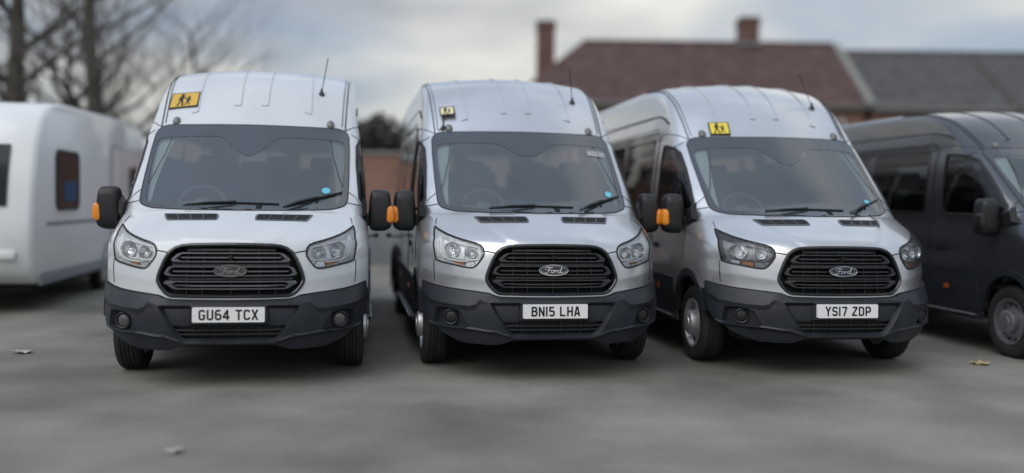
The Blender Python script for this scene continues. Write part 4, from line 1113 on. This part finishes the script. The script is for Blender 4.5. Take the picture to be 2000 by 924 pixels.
# ---------------------------------------------------------------- setting: ground
def ground_material():
    m = material('worn_asphalt', (.15, .15, .145), .88, bump=(70, .5, .006)); t = m.node_tree; b = t.nodes['Principled BSDF']
    tcx = t.nodes.new('ShaderNodeTexCoord')
    def noise(sc, det, loc=0):
        mp_ = t.nodes.new('ShaderNodeMapping'); mp_.inputs['Location'].default_value = (loc, loc * .7, 0); t.links.new(tcx.outputs['Object'], mp_.inputs[0])
        n = t.nodes.new('ShaderNodeTexNoise'); n.inputs['Scale'].default_value = sc; n.inputs['Detail'].default_value = det; t.links.new(mp_.outputs[0], n.inputs[0]); return n
    def ramp(n, p0, c0, p1, c1):
        r = t.nodes.new('ShaderNodeValToRGB'); t.links.new(n.outputs[0], r.inputs[0]); e_ = r.color_ramp.elements
        e_[0].position = p0; e_[0].color = (*c0, 1); e_[1].position = p1; e_[1].color = (*c1, 1); return r
    a = ramp(noise(.9, 4), .36, (.175, .172, .153), .64, (.265, .26, .232))
    s = ramp(noise(.55, 6, 6.1), .36, (.68, .67, .65), .56, (1, 1, 1))     # damp and oil stains
    g = ramp(noise(55, 4, 1.1), .28, (.78, .78, .78), .72, (1.2, 1.19, 1.16))   # aggregate
    m1 = t.nodes.new('ShaderNodeMix'); m1.data_type = 'RGBA'; m1.blend_type = 'MULTIPLY'; m1.inputs[0].default_value = 1
    m2 = t.nodes.new('ShaderNodeMix'); m2.data_type = 'RGBA'; m2.blend_type = 'MULTIPLY'; m2.inputs[0].default_value = 1
    t.links.new(a.outputs[0], m1.inputs[6]); t.links.new(s.outputs[0], m1.inputs[7]); t.links.new(m1.outputs[2], m2.inputs[6]); t.links.new(g.outputs[0], m2.inputs[7])
    t.links.new(m2.outputs[2], b.inputs['Base Color'])
    return m
gv = [(x, y, 0) for y in (-120, 0, 60, 1500) for x in (-900, -60, 60, 900)]
link('ground', mesh_from('ground', gv, [(r * 4 + c, r * 4 + c + 1, r * 4 + c + 5, r * 4 + c + 4) for r in range(3) for c in range(3)], False), ground_material(), kind='structure')

# ---------------------------------------------------------------- brick and tile materials
def brick_material(name, c1, c2, mortar, scale):
    m = material(name, c1, .85); t = m.node_tree; b = t.nodes['Principled BSDF']
    tcx = t.nodes.new('ShaderNodeTexCoord'); mp_ = t.nodes.new('ShaderNodeMapping'); mp_.inputs['Rotation'].default_value = (R(90), 0, 0)
    t.links.new(tcx.outputs['Object'], mp_.inputs[0])
    k = t.nodes.new('ShaderNodeTexBrick'); k.inputs['Scale'].default_value = scale; k.inputs['Color1'].default_value = (*c1, 1); k.inputs['Color2'].default_value = (*c2, 1); k.inputs['Mortar'].default_value = (*mortar, 1)
    k.inputs['Brick Width'].default_value = .225; k.inputs['Row Height'].default_value = .075; k.inputs['Mortar Size'].default_value = .010
    t.links.new(mp_.outputs[0], k.inputs[0])
    n = t.nodes.new('ShaderNodeTexNoise'); n.inputs['Scale'].default_value = 2.0; n.inputs['Detail'].default_value = 6; t.links.new(tcx.outputs['Object'], n.inputs[0])
    r = t.nodes.new('ShaderNodeValToRGB'); t.links.new(n.outputs[0], r.inputs[0]); r.color_ramp.elements[0].color = (.6, .6, .62, 1); r.color_ramp.elements[1].color = (1.25, 1.2, 1.15, 1)
    mx_ = t.nodes.new('ShaderNodeMix'); mx_.data_type = 'RGBA'; mx_.blend_type = 'MULTIPLY'; mx_.inputs[0].default_value = 1
    t.links.new(k.outputs[0], mx_.inputs[6]); t.links.new(r.outputs[0], mx_.inputs[7]); t.links.new(mx_.outputs[2], b.inputs['Base Color'])
    bp = t.nodes.new('ShaderNodeBump'); bp.inputs['Strength'].default_value = .6; bp.inputs['Distance'].default_value = .01; bp.invert = True
    t.links.new(k.outputs['Fac'], bp.inputs['Height']); t.links.new(bp.outputs[0], b.inputs['Normal'])
    return m
M['brick'] = brick_material('red_brick', (.30, .13, .085), (.22, .10, .07), (.30, .27, .23), 1.0)
M['chimney'] = brick_material('dark_red_brick', (.17, .075, .06), (.13, .06, .05), (.17, .15, .13), 1.0)
M['render'] = material('grey_render', (.20, .215, .235), .85, noise=(1.5, .8, 1.15, 6), bump=(40, .3, .005))
M['gutter'] = material('grey_gutter', (.20, .20, .20), .5)
M['coping'] = material('stone_coping', (.24, .235, .225), .85, noise=(4, .8, 1.15))
M['tile_red'] = material('red_brown_roof_tile', (.082, .046, .041), .8, noise=(2.2, .6, 1.45, 8), bump=(14, .5, .03))
M['tile_grey'] = material('grey_roof_tile', (.070, .070, .068), .8, noise=(2.2, .65, 1.4, 8), bump=(14, .5, .03))
M['trimwhite'] = material('white_frame_paint', (.72, .73, .73), .5)
M['pane'] = material('house_window_glass', (.03, .035, .04), .05, 0, 0, ior=1.6)
M['lead'] = material('lead_flashing', (.20, .21, .22), .6)
M['bark'] = material('bark', (.10, .093, .078), .95, noise=(9, .6, 1.4, 6), bump=(22, .8, .03))
M['twig'] = material('twig_bark', (.13, .115, .10), .95)
M['leaf_dark'] = material('evergreen_leaf', (.034, .037, .026), .7, noise=(3, .6, 1.5))
M['gel'] = material('caravan_white_panel', (.80, .82, .84), .3, 0, .6, noise=(1.5, .95, 1.03))
M['gelgrey'] = material('caravan_grey_trim', (.25, .27, .30), .4)
M['cglass'] = material('caravan_smoked_window', (.015, .018, .026), .12, 0, 0, ior=1.3)
M['curtain'] = material('blue_curtain', (.03, .075, .17), .9)
M['litter_y'] = material('yellow_fallen_leaf', (.42, .34, .17), .8, noise=(30, .7, 1.2))
M['litter_w'] = material('pale_fallen_leaf', (.40, .39, .35), .8, noise=(30, .7, 1.2))

# ---------------------------------------------------------------- wall behind the minibuses
wl = thing('brick_wall', 'long red brick yard wall on a grey rendered base, behind the minibuses', 'wall', (-3, 21.2, 0))
part('brickwork', 'wall_b', rbox((0, .0, 1.70), (13, .24, 1.46), 0), M['brick'], wl)
part('rendered_base', 'wall_r', rbox((0, .0, .48), (13.04, .30, .98), .01), M['render'], wl)
for i in range(14):
    part('coping_stone', 'cope', rbox((0, 0, 2.465), (.92, .34, .07), .012), M['coping'], wl).location = (-6.04 + .93 * i, 0, 0)

# ---------------------------------------------------------------- houses
def gable_house(name, label, x0, x1, y0, y1, eave, ridge, tile, hip=0., overhang=.3, windows=()):
    h = thing(name, label, 'house', ((x0 + x1) / 2, y0, 0)); cx = (x0 + x1) / 2; o = lambda vf: move(vf, (-cx, -y0, 0)); ym = (y0 + y1) / 2
    k = name + label
    V = [(x0, y0, 0), (x1, y0, 0), (x1, y1, 0), (x0, y1, 0), (x0, y0, eave), (x1, y0, eave), (x1, y1, eave), (x0, y1, eave), (x0, ym, ridge - .1 if not hip else eave), (x1, ym, ridge - .1)]
    part('wall', k + 'w', o((V, [(0, 1, 5, 4), (1, 2, 6, 9, 5), (2, 3, 7, 6), (3, 0, 4, 8, 7)])), M['brick'], h, sharp=30)
    sl_ = (ridge - eave) / (ym - y0); e0 = eave - sl_ * overhang; th = .09
    def slab(q): 
        n = np.cross(np.subtract(q[1], q[0]), np.subtract(q[-1], q[0])); n /= np.linalg.norm(n); n = n if n[2] > 0 else -n
        return loft([[tuple(np.array(p) + n * d) for p in q] for d in (0.02, th)])
    part('roof', k + 'rf', o(slab([(x0, y0 - overhang, e0), (x1, y0 - overhang, e0), (x1, ym, ridge), (x0 + hip, ym, ridge)])), tile, h, sharp=20)
    part('roof', k + 'rb', o(slab([(x1, y1 + overhang, e0), (x0, y1 + overhang, e0), (x0 + hip, ym, ridge), (x1, ym, ridge)])), tile, h, sharp=20)
    if hip: part('roof', k + 'rh', o(slab([(x0, y1 + overhang, e0), (x0, y0 - overhang, e0), (x0 + hip, ym, ridge)])), tile, h, sharp=20)
    part('ridge_tile', k + 'rt', o(rbox(((x0 + hip + x1) / 2, ym, ridge + .10), (x1 - x0 - hip, .26, .16), .05)), tile, h)
    part('gutter', k + 'g', o(rbox((cx, y0 - overhang - .06, e0 + .02), (x1 - x0, .13, .12), .03)), M['gutter'], h)
    part('fascia', k + 'f', o(rbox((cx, y0 - overhang + .06, e0 - .05), (x1 - x0, .04, .2), .005)), M['gutter'], h)
    for wx, wz, ww, wh in windows:
        f_ = part('window', k + 'wn%.1f%.1f' % (wx, wz), o(join(rbox((wx, y0 - .03, wz + wh / 2), (ww, .08, .08), .01), rbox((wx, y0 - .03, wz - wh / 2), (ww, .08, .08), .01), rbox((wx - ww / 2, y0 - .033, wz), (.08, .08, wh + .08), .01), rbox((wx + ww / 2, y0 - .033, wz), (.08, .08, wh + .08), .01), rbox((wx, y0 - .031, wz), (.06, .07, wh), .01))), M['trimwhite'], h)
        part('pane', k + 'pn%.1f%.1f' % (wx, wz), o(rbox((wx, y0 - .012, wz), (ww - .04, .02, wh - .04), 0)), M['pane'], f_)
        part('sill', k + 'sl%.1f%.1f' % (wx, wz), o(rbox((wx, y0 - .08, wz - wh / 2 - .09), (ww + .2, .2, .08), .01)), M['coping'], f_)
    return h, o
def chimney(h, o, key, x, y, z0, z1, wx, wy):
    c = part('chimney', key, o(join(rbox((x, y, (z0 + z1) / 2), (wx, wy, z1 - z0), 0), rbox((x, y, z1 - .16), (wx + .10, wy + .10, .14), 0), rbox((x, y, z1 + .03), (wx + .05, wy + .05, .07), .01))), M['chimney'], h)
    part('flashing', key + 'fl', o(rbox((x, y - wy / 2 - .05, z0 + 1.15), (wx + .3, .25, .16), .02)), M['lead'], c)
    return c
H1, o1 = gable_house('terraced_house', 'brick house with a dark red tiled roof and two chimneys, beyond the minibuses', -.25, 14.7, 39.8, 48.2, 5.75, 8.75, M['tile_red'], hip=3.4, windows=((3.5, 4.3, 1.5, 1.3), (7.0, 4.3, 1.5, 1.3), (10.5, 4.3, 1.5, 1.3), (13.2, 4.3, 1.2, 1.3)))
chimney(H1, o1, 'ch1', 1.46, 44.6, 5.6, 9.75, .84, .95)
chimney(H1, o1, 'ch2', 10.8, 44.2, 7.6, 9.95, .86, .95)
H2, o2 = gable_house('terraced_house', 'brick house with a grey tiled roof beside the red roofed one', 14.95, 29.5, 39.8, 48.2, 5.65, 8.42, M['tile_grey'], windows=((17.0, 4.2, 1.5, 1.3), (20.6, 4.2, 1.5, 1.3), (24.0, 4.2, 1.5, 1.3)))
def verge(x, y0, z0, ym, zr, wd): 
    q = np.array([(x, y0, z0), (x, ym, zr)]); return sweep(np.array([q[0] + (q[1] - q[0]) * t for t in (0, .5, 1)]), np.array([0, -.5, .85]), [(-wd, -.1), (-wd, .16), (wd, .16), (wd, -.1)])
part('verge_coping', 'vg1', o2(verge(14.82, 39.4, 5.55, 44, 8.72, .16)), M['coping'], H2)
part('verge_coping', 'vg2', o2(verge(21.0, 39.4, 5.42, 44, 8.44, .09)), M['tile_grey'], H2)

# ---------------------------------------------------------------- trees
def limb(p0, p1, r0, r1, n=5):
    d = (p1 - p0); l = d.length; d.normalize(); a = d.orthogonal().normalized(); b = d.cross(a)
    V = [tuple(p0 + a * (r0 * math.cos(2 * math.pi * k / n)) + b * (r0 * math.sin(2 * math.pi * k / n))) for k in range(n)] + [tuple(p1 + a * (r1 * math.cos(2 * math.pi * k / n)) + b * (r1 * math.sin(2 * math.pi * k / n))) for k in range(n)]
    return V, [(k, (k + 1) % n, n + (k + 1) % n, n + k) for k in range(n)]
def bare_tree(label, x, y, h, r, seed, lean=0., fork=.42, spread=1.0):
    rg = random.Random(seed); t = thing('bare_tree', label, 'tree', (x, y, 0), 0, 'bare trees beyond the caravan')
    trunk = []; P = Vector((0, 0, 0)); pts = [P]
    segs = 9
    for i in range(segs):
        P = P + Vector((lean + rg.uniform(-.08, .08), rg.uniform(-.08, .08), h * .62 / segs)); pts.append(P)
    rad = lambda i: r * (1.25 if i == 0 else 1 - .62 * i / segs)
    Pn = np.array([tuple(q) for q in pts]); V = []; Fc = []
    for i, q in enumerate(Pn):
        for k in range(10): a = 2 * math.pi * k / 10; rr = rad(i) * (1 + .08 * math.sin(3 * a + i)); V.append((q[0] + rr * math.cos(a), q[1] + rr * math.sin(a), q[2]))
    for i in range(segs):
        for k in range(10): Fc.append((i * 10 + k, i * 10 + (k + 1) % 10, (i + 1) * 10 + (k + 1) % 10, (i + 1) * 10 + k))
    big = []; small = []
    def grow(p, d, l, rr, dep):
        nseg = 3
        for s in range(nseg):
            d2 = (d + Vector((rg.uniform(-.18, .18), rg.uniform(-.18, .18), rg.uniform(-.06, .14)))).normalized(); q = p + d2 * (l / nseg); r2 = rr * (1 - .22)
            (big if dep < 2 else small).append(limb(p, q, rr, r2, 6 if dep < 2 else 3)); 
            if dep < 5:
                for _ in range(1 if s < nseg - 1 else 2):
                    if rg.random() < .92:
                        e_ = Vector((rg.uniform(-1, 1), rg.uniform(-1, 1), rg.uniform(-.15, .75))).normalized()
                        grow(q, (d2 * .72 + e_ * .75 * spread).normalized(), l * rg.uniform(.52, .72), r2 * rg.uniform(.5, .66), dep + 1)
            p, d, rr = q, d2, r2
    for i in range(2, segs + 1):
        for _ in range(3 if i < segs else 4):
            a = rg.uniform(0, 6.283); up_ = .35 + .5 * i / segs
            grow(pts[i], Vector((math.cos(a) * spread, math.sin(a) * spread, up_)).normalized(), h * rg.uniform(.20, .30), rad(i) * rg.uniform(.32, .5), 1 if i < segs else 0)
    part('trunk', label + 't', (V, Fc), M['bark'], t, sharp=None)
    part('limbs', label + 'b', join(*big), M['bark'], t, sharp=None, kind='stuff')
    part('twigs', label + 's', join(*small), M['twig'], t, sharp=None, kind='stuff')
    return t
bare_tree('bare tree with the thickest trunk, rising behind the near end of the caravan', -12.45, 24.0, 12, .33, 3)
bare_tree('bare tree with a straight trunk behind the middle of the caravan', -10.77, 24.3, 11.5, .30, 11)
bare_tree('slender bare tree far back between the two thicker trunks', -15.2, 32, 12, .17, 5)
bare_tree('slender bare tree farthest to the right, behind the white minibus', -11.6, 35, 12, .15, 8)
def evergreen(label, x, y, h, r, seed):
    rg = random.Random(seed); t = thing('evergreen_tree', label, 'tree', (x, y, 0), 0, 'evergreen trees behind the brick wall')
    part('trunk', label + 't', lathe([(.16, 0), (.12, h * .4), (.05, h * .85)], 8, 'z'), M['bark'], t)
    V = []; Fc = []; clumps = [(Vector((rg.gauss(0, r * .42), rg.gauss(0, r * .42), h * rg.uniform(.28, .96))), r * rg.uniform(.28, .5)) for _ in range(34)]
    for c, cr_ in clumps:
        c = Vector((c.x * (1.25 - c.z / h * .8), c.y * (1.25 - c.z / h * .8), c.z))
        for _ in range(130):
            d = Vector((rg.gauss(0, 1), rg.gauss(0, 1), rg.gauss(0, 1))).normalized(); p = c + d * cr_ * rg.uniform(.6, 1.05)
            a = Vector((rg.gauss(0, 1), rg.gauss(0, 1), rg.gauss(0, 1))).normalized(); b = a.cross(d).normalized(); s = rg.uniform(.05, .10); n = len(V)
            V += [tuple(p - b * s), tuple(p + a * s * 1.3), tuple(p + b * s), tuple(p - a * s * .6)]; Fc.append((n, n + 1, n + 2, n + 3))
    part('foliage', label + 'f', (V, Fc), M['leaf_dark'], t, sharp=None, kind='stuff')
evergreen('dark bushy evergreen seen over the brick wall between two minibuses', -3.4, 24.4, 3.3, 1.2, 21)
evergreen('lower dark evergreen behind the brick wall, beside the taller bushy one', -5.6, 25.2, 3.3, 1.2, 22)
evergreen('dark evergreen behind the brick wall, hidden by the silver minibus with the cream sign', -1.7, 25.4, 3.4, 1.0, 23)

# ---------------------------------------------------------------- caravan on the left
cv = thing('touring_caravan', 'white caravan with smoked windows parked beside the white minibus', 'caravan', (-6.72, 10.95, 0), RZ(-9.2))
side = catmull([(.30, .36), (.10, .50), (.0, .85), (.04, 1.3), (.16, 1.85), (.36, 2.28), (.62, 2.52), (1.0, 2.60), (2.4, 2.64), (5.2, 2.64), (5.75, 2.55), (5.98, 2.2), (6.05, 1.2), (6.0, .5), (5.85, .36)], 5)
def cvsec(x, s, r): c = side.mean(0); return [(x, c[0] + (a - c[0]) * s, c[1] + (b - c[1]) * s) for a, b in side]
part('body', 'cv_body', loft([cvsec(-1.10, .965, 0), cvsec(-1.07, .99, 0), cvsec(-1.02, 1, 0), cvsec(1.02, 1, 0), cvsec(1.07, .99, 0), cvsec(1.10, .965, 0)]), M['gel'], cv, sharp=40)
part('chassis', 'cv_ch', rbox((0, 3.0, .33), (1.9, 5.2, .16), .02), M['void'], cv)
part('skirt', 'cv_sk', rbox((1.09, 3.0, .42), (.05, 5.5, .16), .02), M['gelgrey'], cv)
def rp(y0, y1, z0, z1, rr, x, th): return loft([[(xx, (y0 + y1) / 2 + a, (z0 + z1) / 2 + b) for a, b in rrect(y1 - y0, z1 - z0, rr, 4)] for xx in (x, x + th)])
for i, (y0, y1, z0, z1) in enumerate(((.85, 1.80, 1.26, 2.0), (4.75, 5.3, 1.45, 1.9))):
    wv = part('side_window', f'cv_w{i}', rp(y0, y1, z0, z1, .10, 1.09, .03), M['cglass'], cv)
    part('window_frame', f'cv_wf{i}', sweep(np.array([(1.117, (y0 + y1) / 2 + a, (z0 + z1) / 2 + b) for a, b in rrect(y1 - y0, z1 - z0, .10, 4)]), np.array([1., 0, 0]), rrect(.035, .02, .005), True), M['seal'], wv)
    if i == 0: part('curtain', 'cv_cu', rp(y0 + .30, y1 - .12, z0 + .10, z0 + .36, .05, 1.118, .006), M['curtain'], wv)
d_ = part('door', 'cv_door', rp(3.55, 4.2, .45, 2.2, .06, 1.085, .03), M['gel'], cv); part('door_seal', 'cv_ds', sweep(np.array([(1.108, 3.875 + a, 1.325 + b) for a, b in rrect(.65, 1.75, .06, 4)]), np.array([1., 0, 0]), rrect(.03, .02, .005), True), M['gelgrey'], d_)
part('trim_strip', 'cv_st', rbox((1.095, 3.1, 1.08), (.025, 5.2, .05), .008), M['gelgrey'], cv)
fq = [p for p in side if 1.28 < p[1] < 2.08 and p[0] < .5]
part('front_window', 'cv_fw', (lambda A_: (A_, [(i, i + 1, len(fq) + i + 1, len(fq) + i) for i in range(len(fq) - 1)]))([(-.92, a - .025, b) for a, b in fq] + [(.80, a - .025, b) for a, b in fq]), M['cglass'], cv)
part('road_light', 'cv_rl', rbox((.80, .0, .72), (.22, .08, .10), .02), M['trimwhite'], cv)
for s in (-1, 1):
    wv = part('wheel', f'cv_wh{s}', lathe([(.20, -.08), (.29, -.085), (.315, -.06), (.315, .06), (.29, .085), (.20, .08)], 32, 'x', (s * .95, 3.45, .315)), M['rubber'], cv)
    part('rim', f'cv_rim{s}', lathe([(.205, -.06), (.20, .05), (.08, .06), (.03, .065)], 24, 'x', (s * .985, 3.45, .315)), M['steel'], wv)
    part('wheel_arch', f'cv_ar{s}', sweep(np.array([(s * 1.10, 3.45 + .42 * math.cos(t), .315 + .40 * math.sin(t)) for t in np.linspace(.05, 3.09, 18)]), np.array([1.0 * s, 0, 0]), rrect(.08, .05, .01)), M['gelgrey'], cv)
hitch = part('tow_hitch', 'cv_h', join(rbox((0, -.55, .42), (.08, 1.3, .08), .01), rbox((.0, -1.15, .46), (.10, .2, .12), .03), lathe([(.02, 0), (.02, .5)], 8, 'z', (.1, -.7, .1)), lathe([(.11, -.03), (.11, .03)], 16, 'x', (.1, -.7, .11))), M['steel'], cv)

# ---------------------------------------------------------------- fallen leaves on the asphalt
def leaf_mesh(s, seed):
    rg = random.Random(seed); n = 14; V = [(0, 0, .012)]; Fc = []
    for k in range(n):
        a = 2 * math.pi * k / n; r = s * (.62 + .38 * abs(math.cos(a * 2.5))) * rg.uniform(.85, 1.1); V.append((r * math.cos(a), r * math.sin(a) * .8, .008 + .03 * rg.random() * (r / s)))
    for k in range(n): Fc.append((0, 1 + k, 1 + (k + 1) % n))
    m = len(V); V += [(x, y, z - .004) for x, y, z in V]; Fc += [tuple(m + i for i in reversed(f)) for f in Fc[:n]]
    for k in range(n): Fc.append((1 + (k + 1) % n, 1 + k, m + 1 + k, m + 1 + (k + 1) % n))
    return V, Fc
for i, (x, y, s, m, lab) in enumerate(((-4.41, 8.51, .10, 'litter_w', 'pale fallen leaf lying on the asphalt near the caravan'), (4.27, 8.55, .10, 'litter_y', 'yellow fallen leaf lying on the asphalt near the dark minibus'), (-1.87, 5.24, .055, 'litter_w', 'pale fallen leaf lying on the open asphalt in front of the white minibus'))):
    o = link('fallen_leaf', mesh_from('fallen_leaf', *leaf_mesh(s, i), False), M[m]); o.location = (x, y, .001); tag(o, lab, 'leaf', 'fallen leaves on the yard')
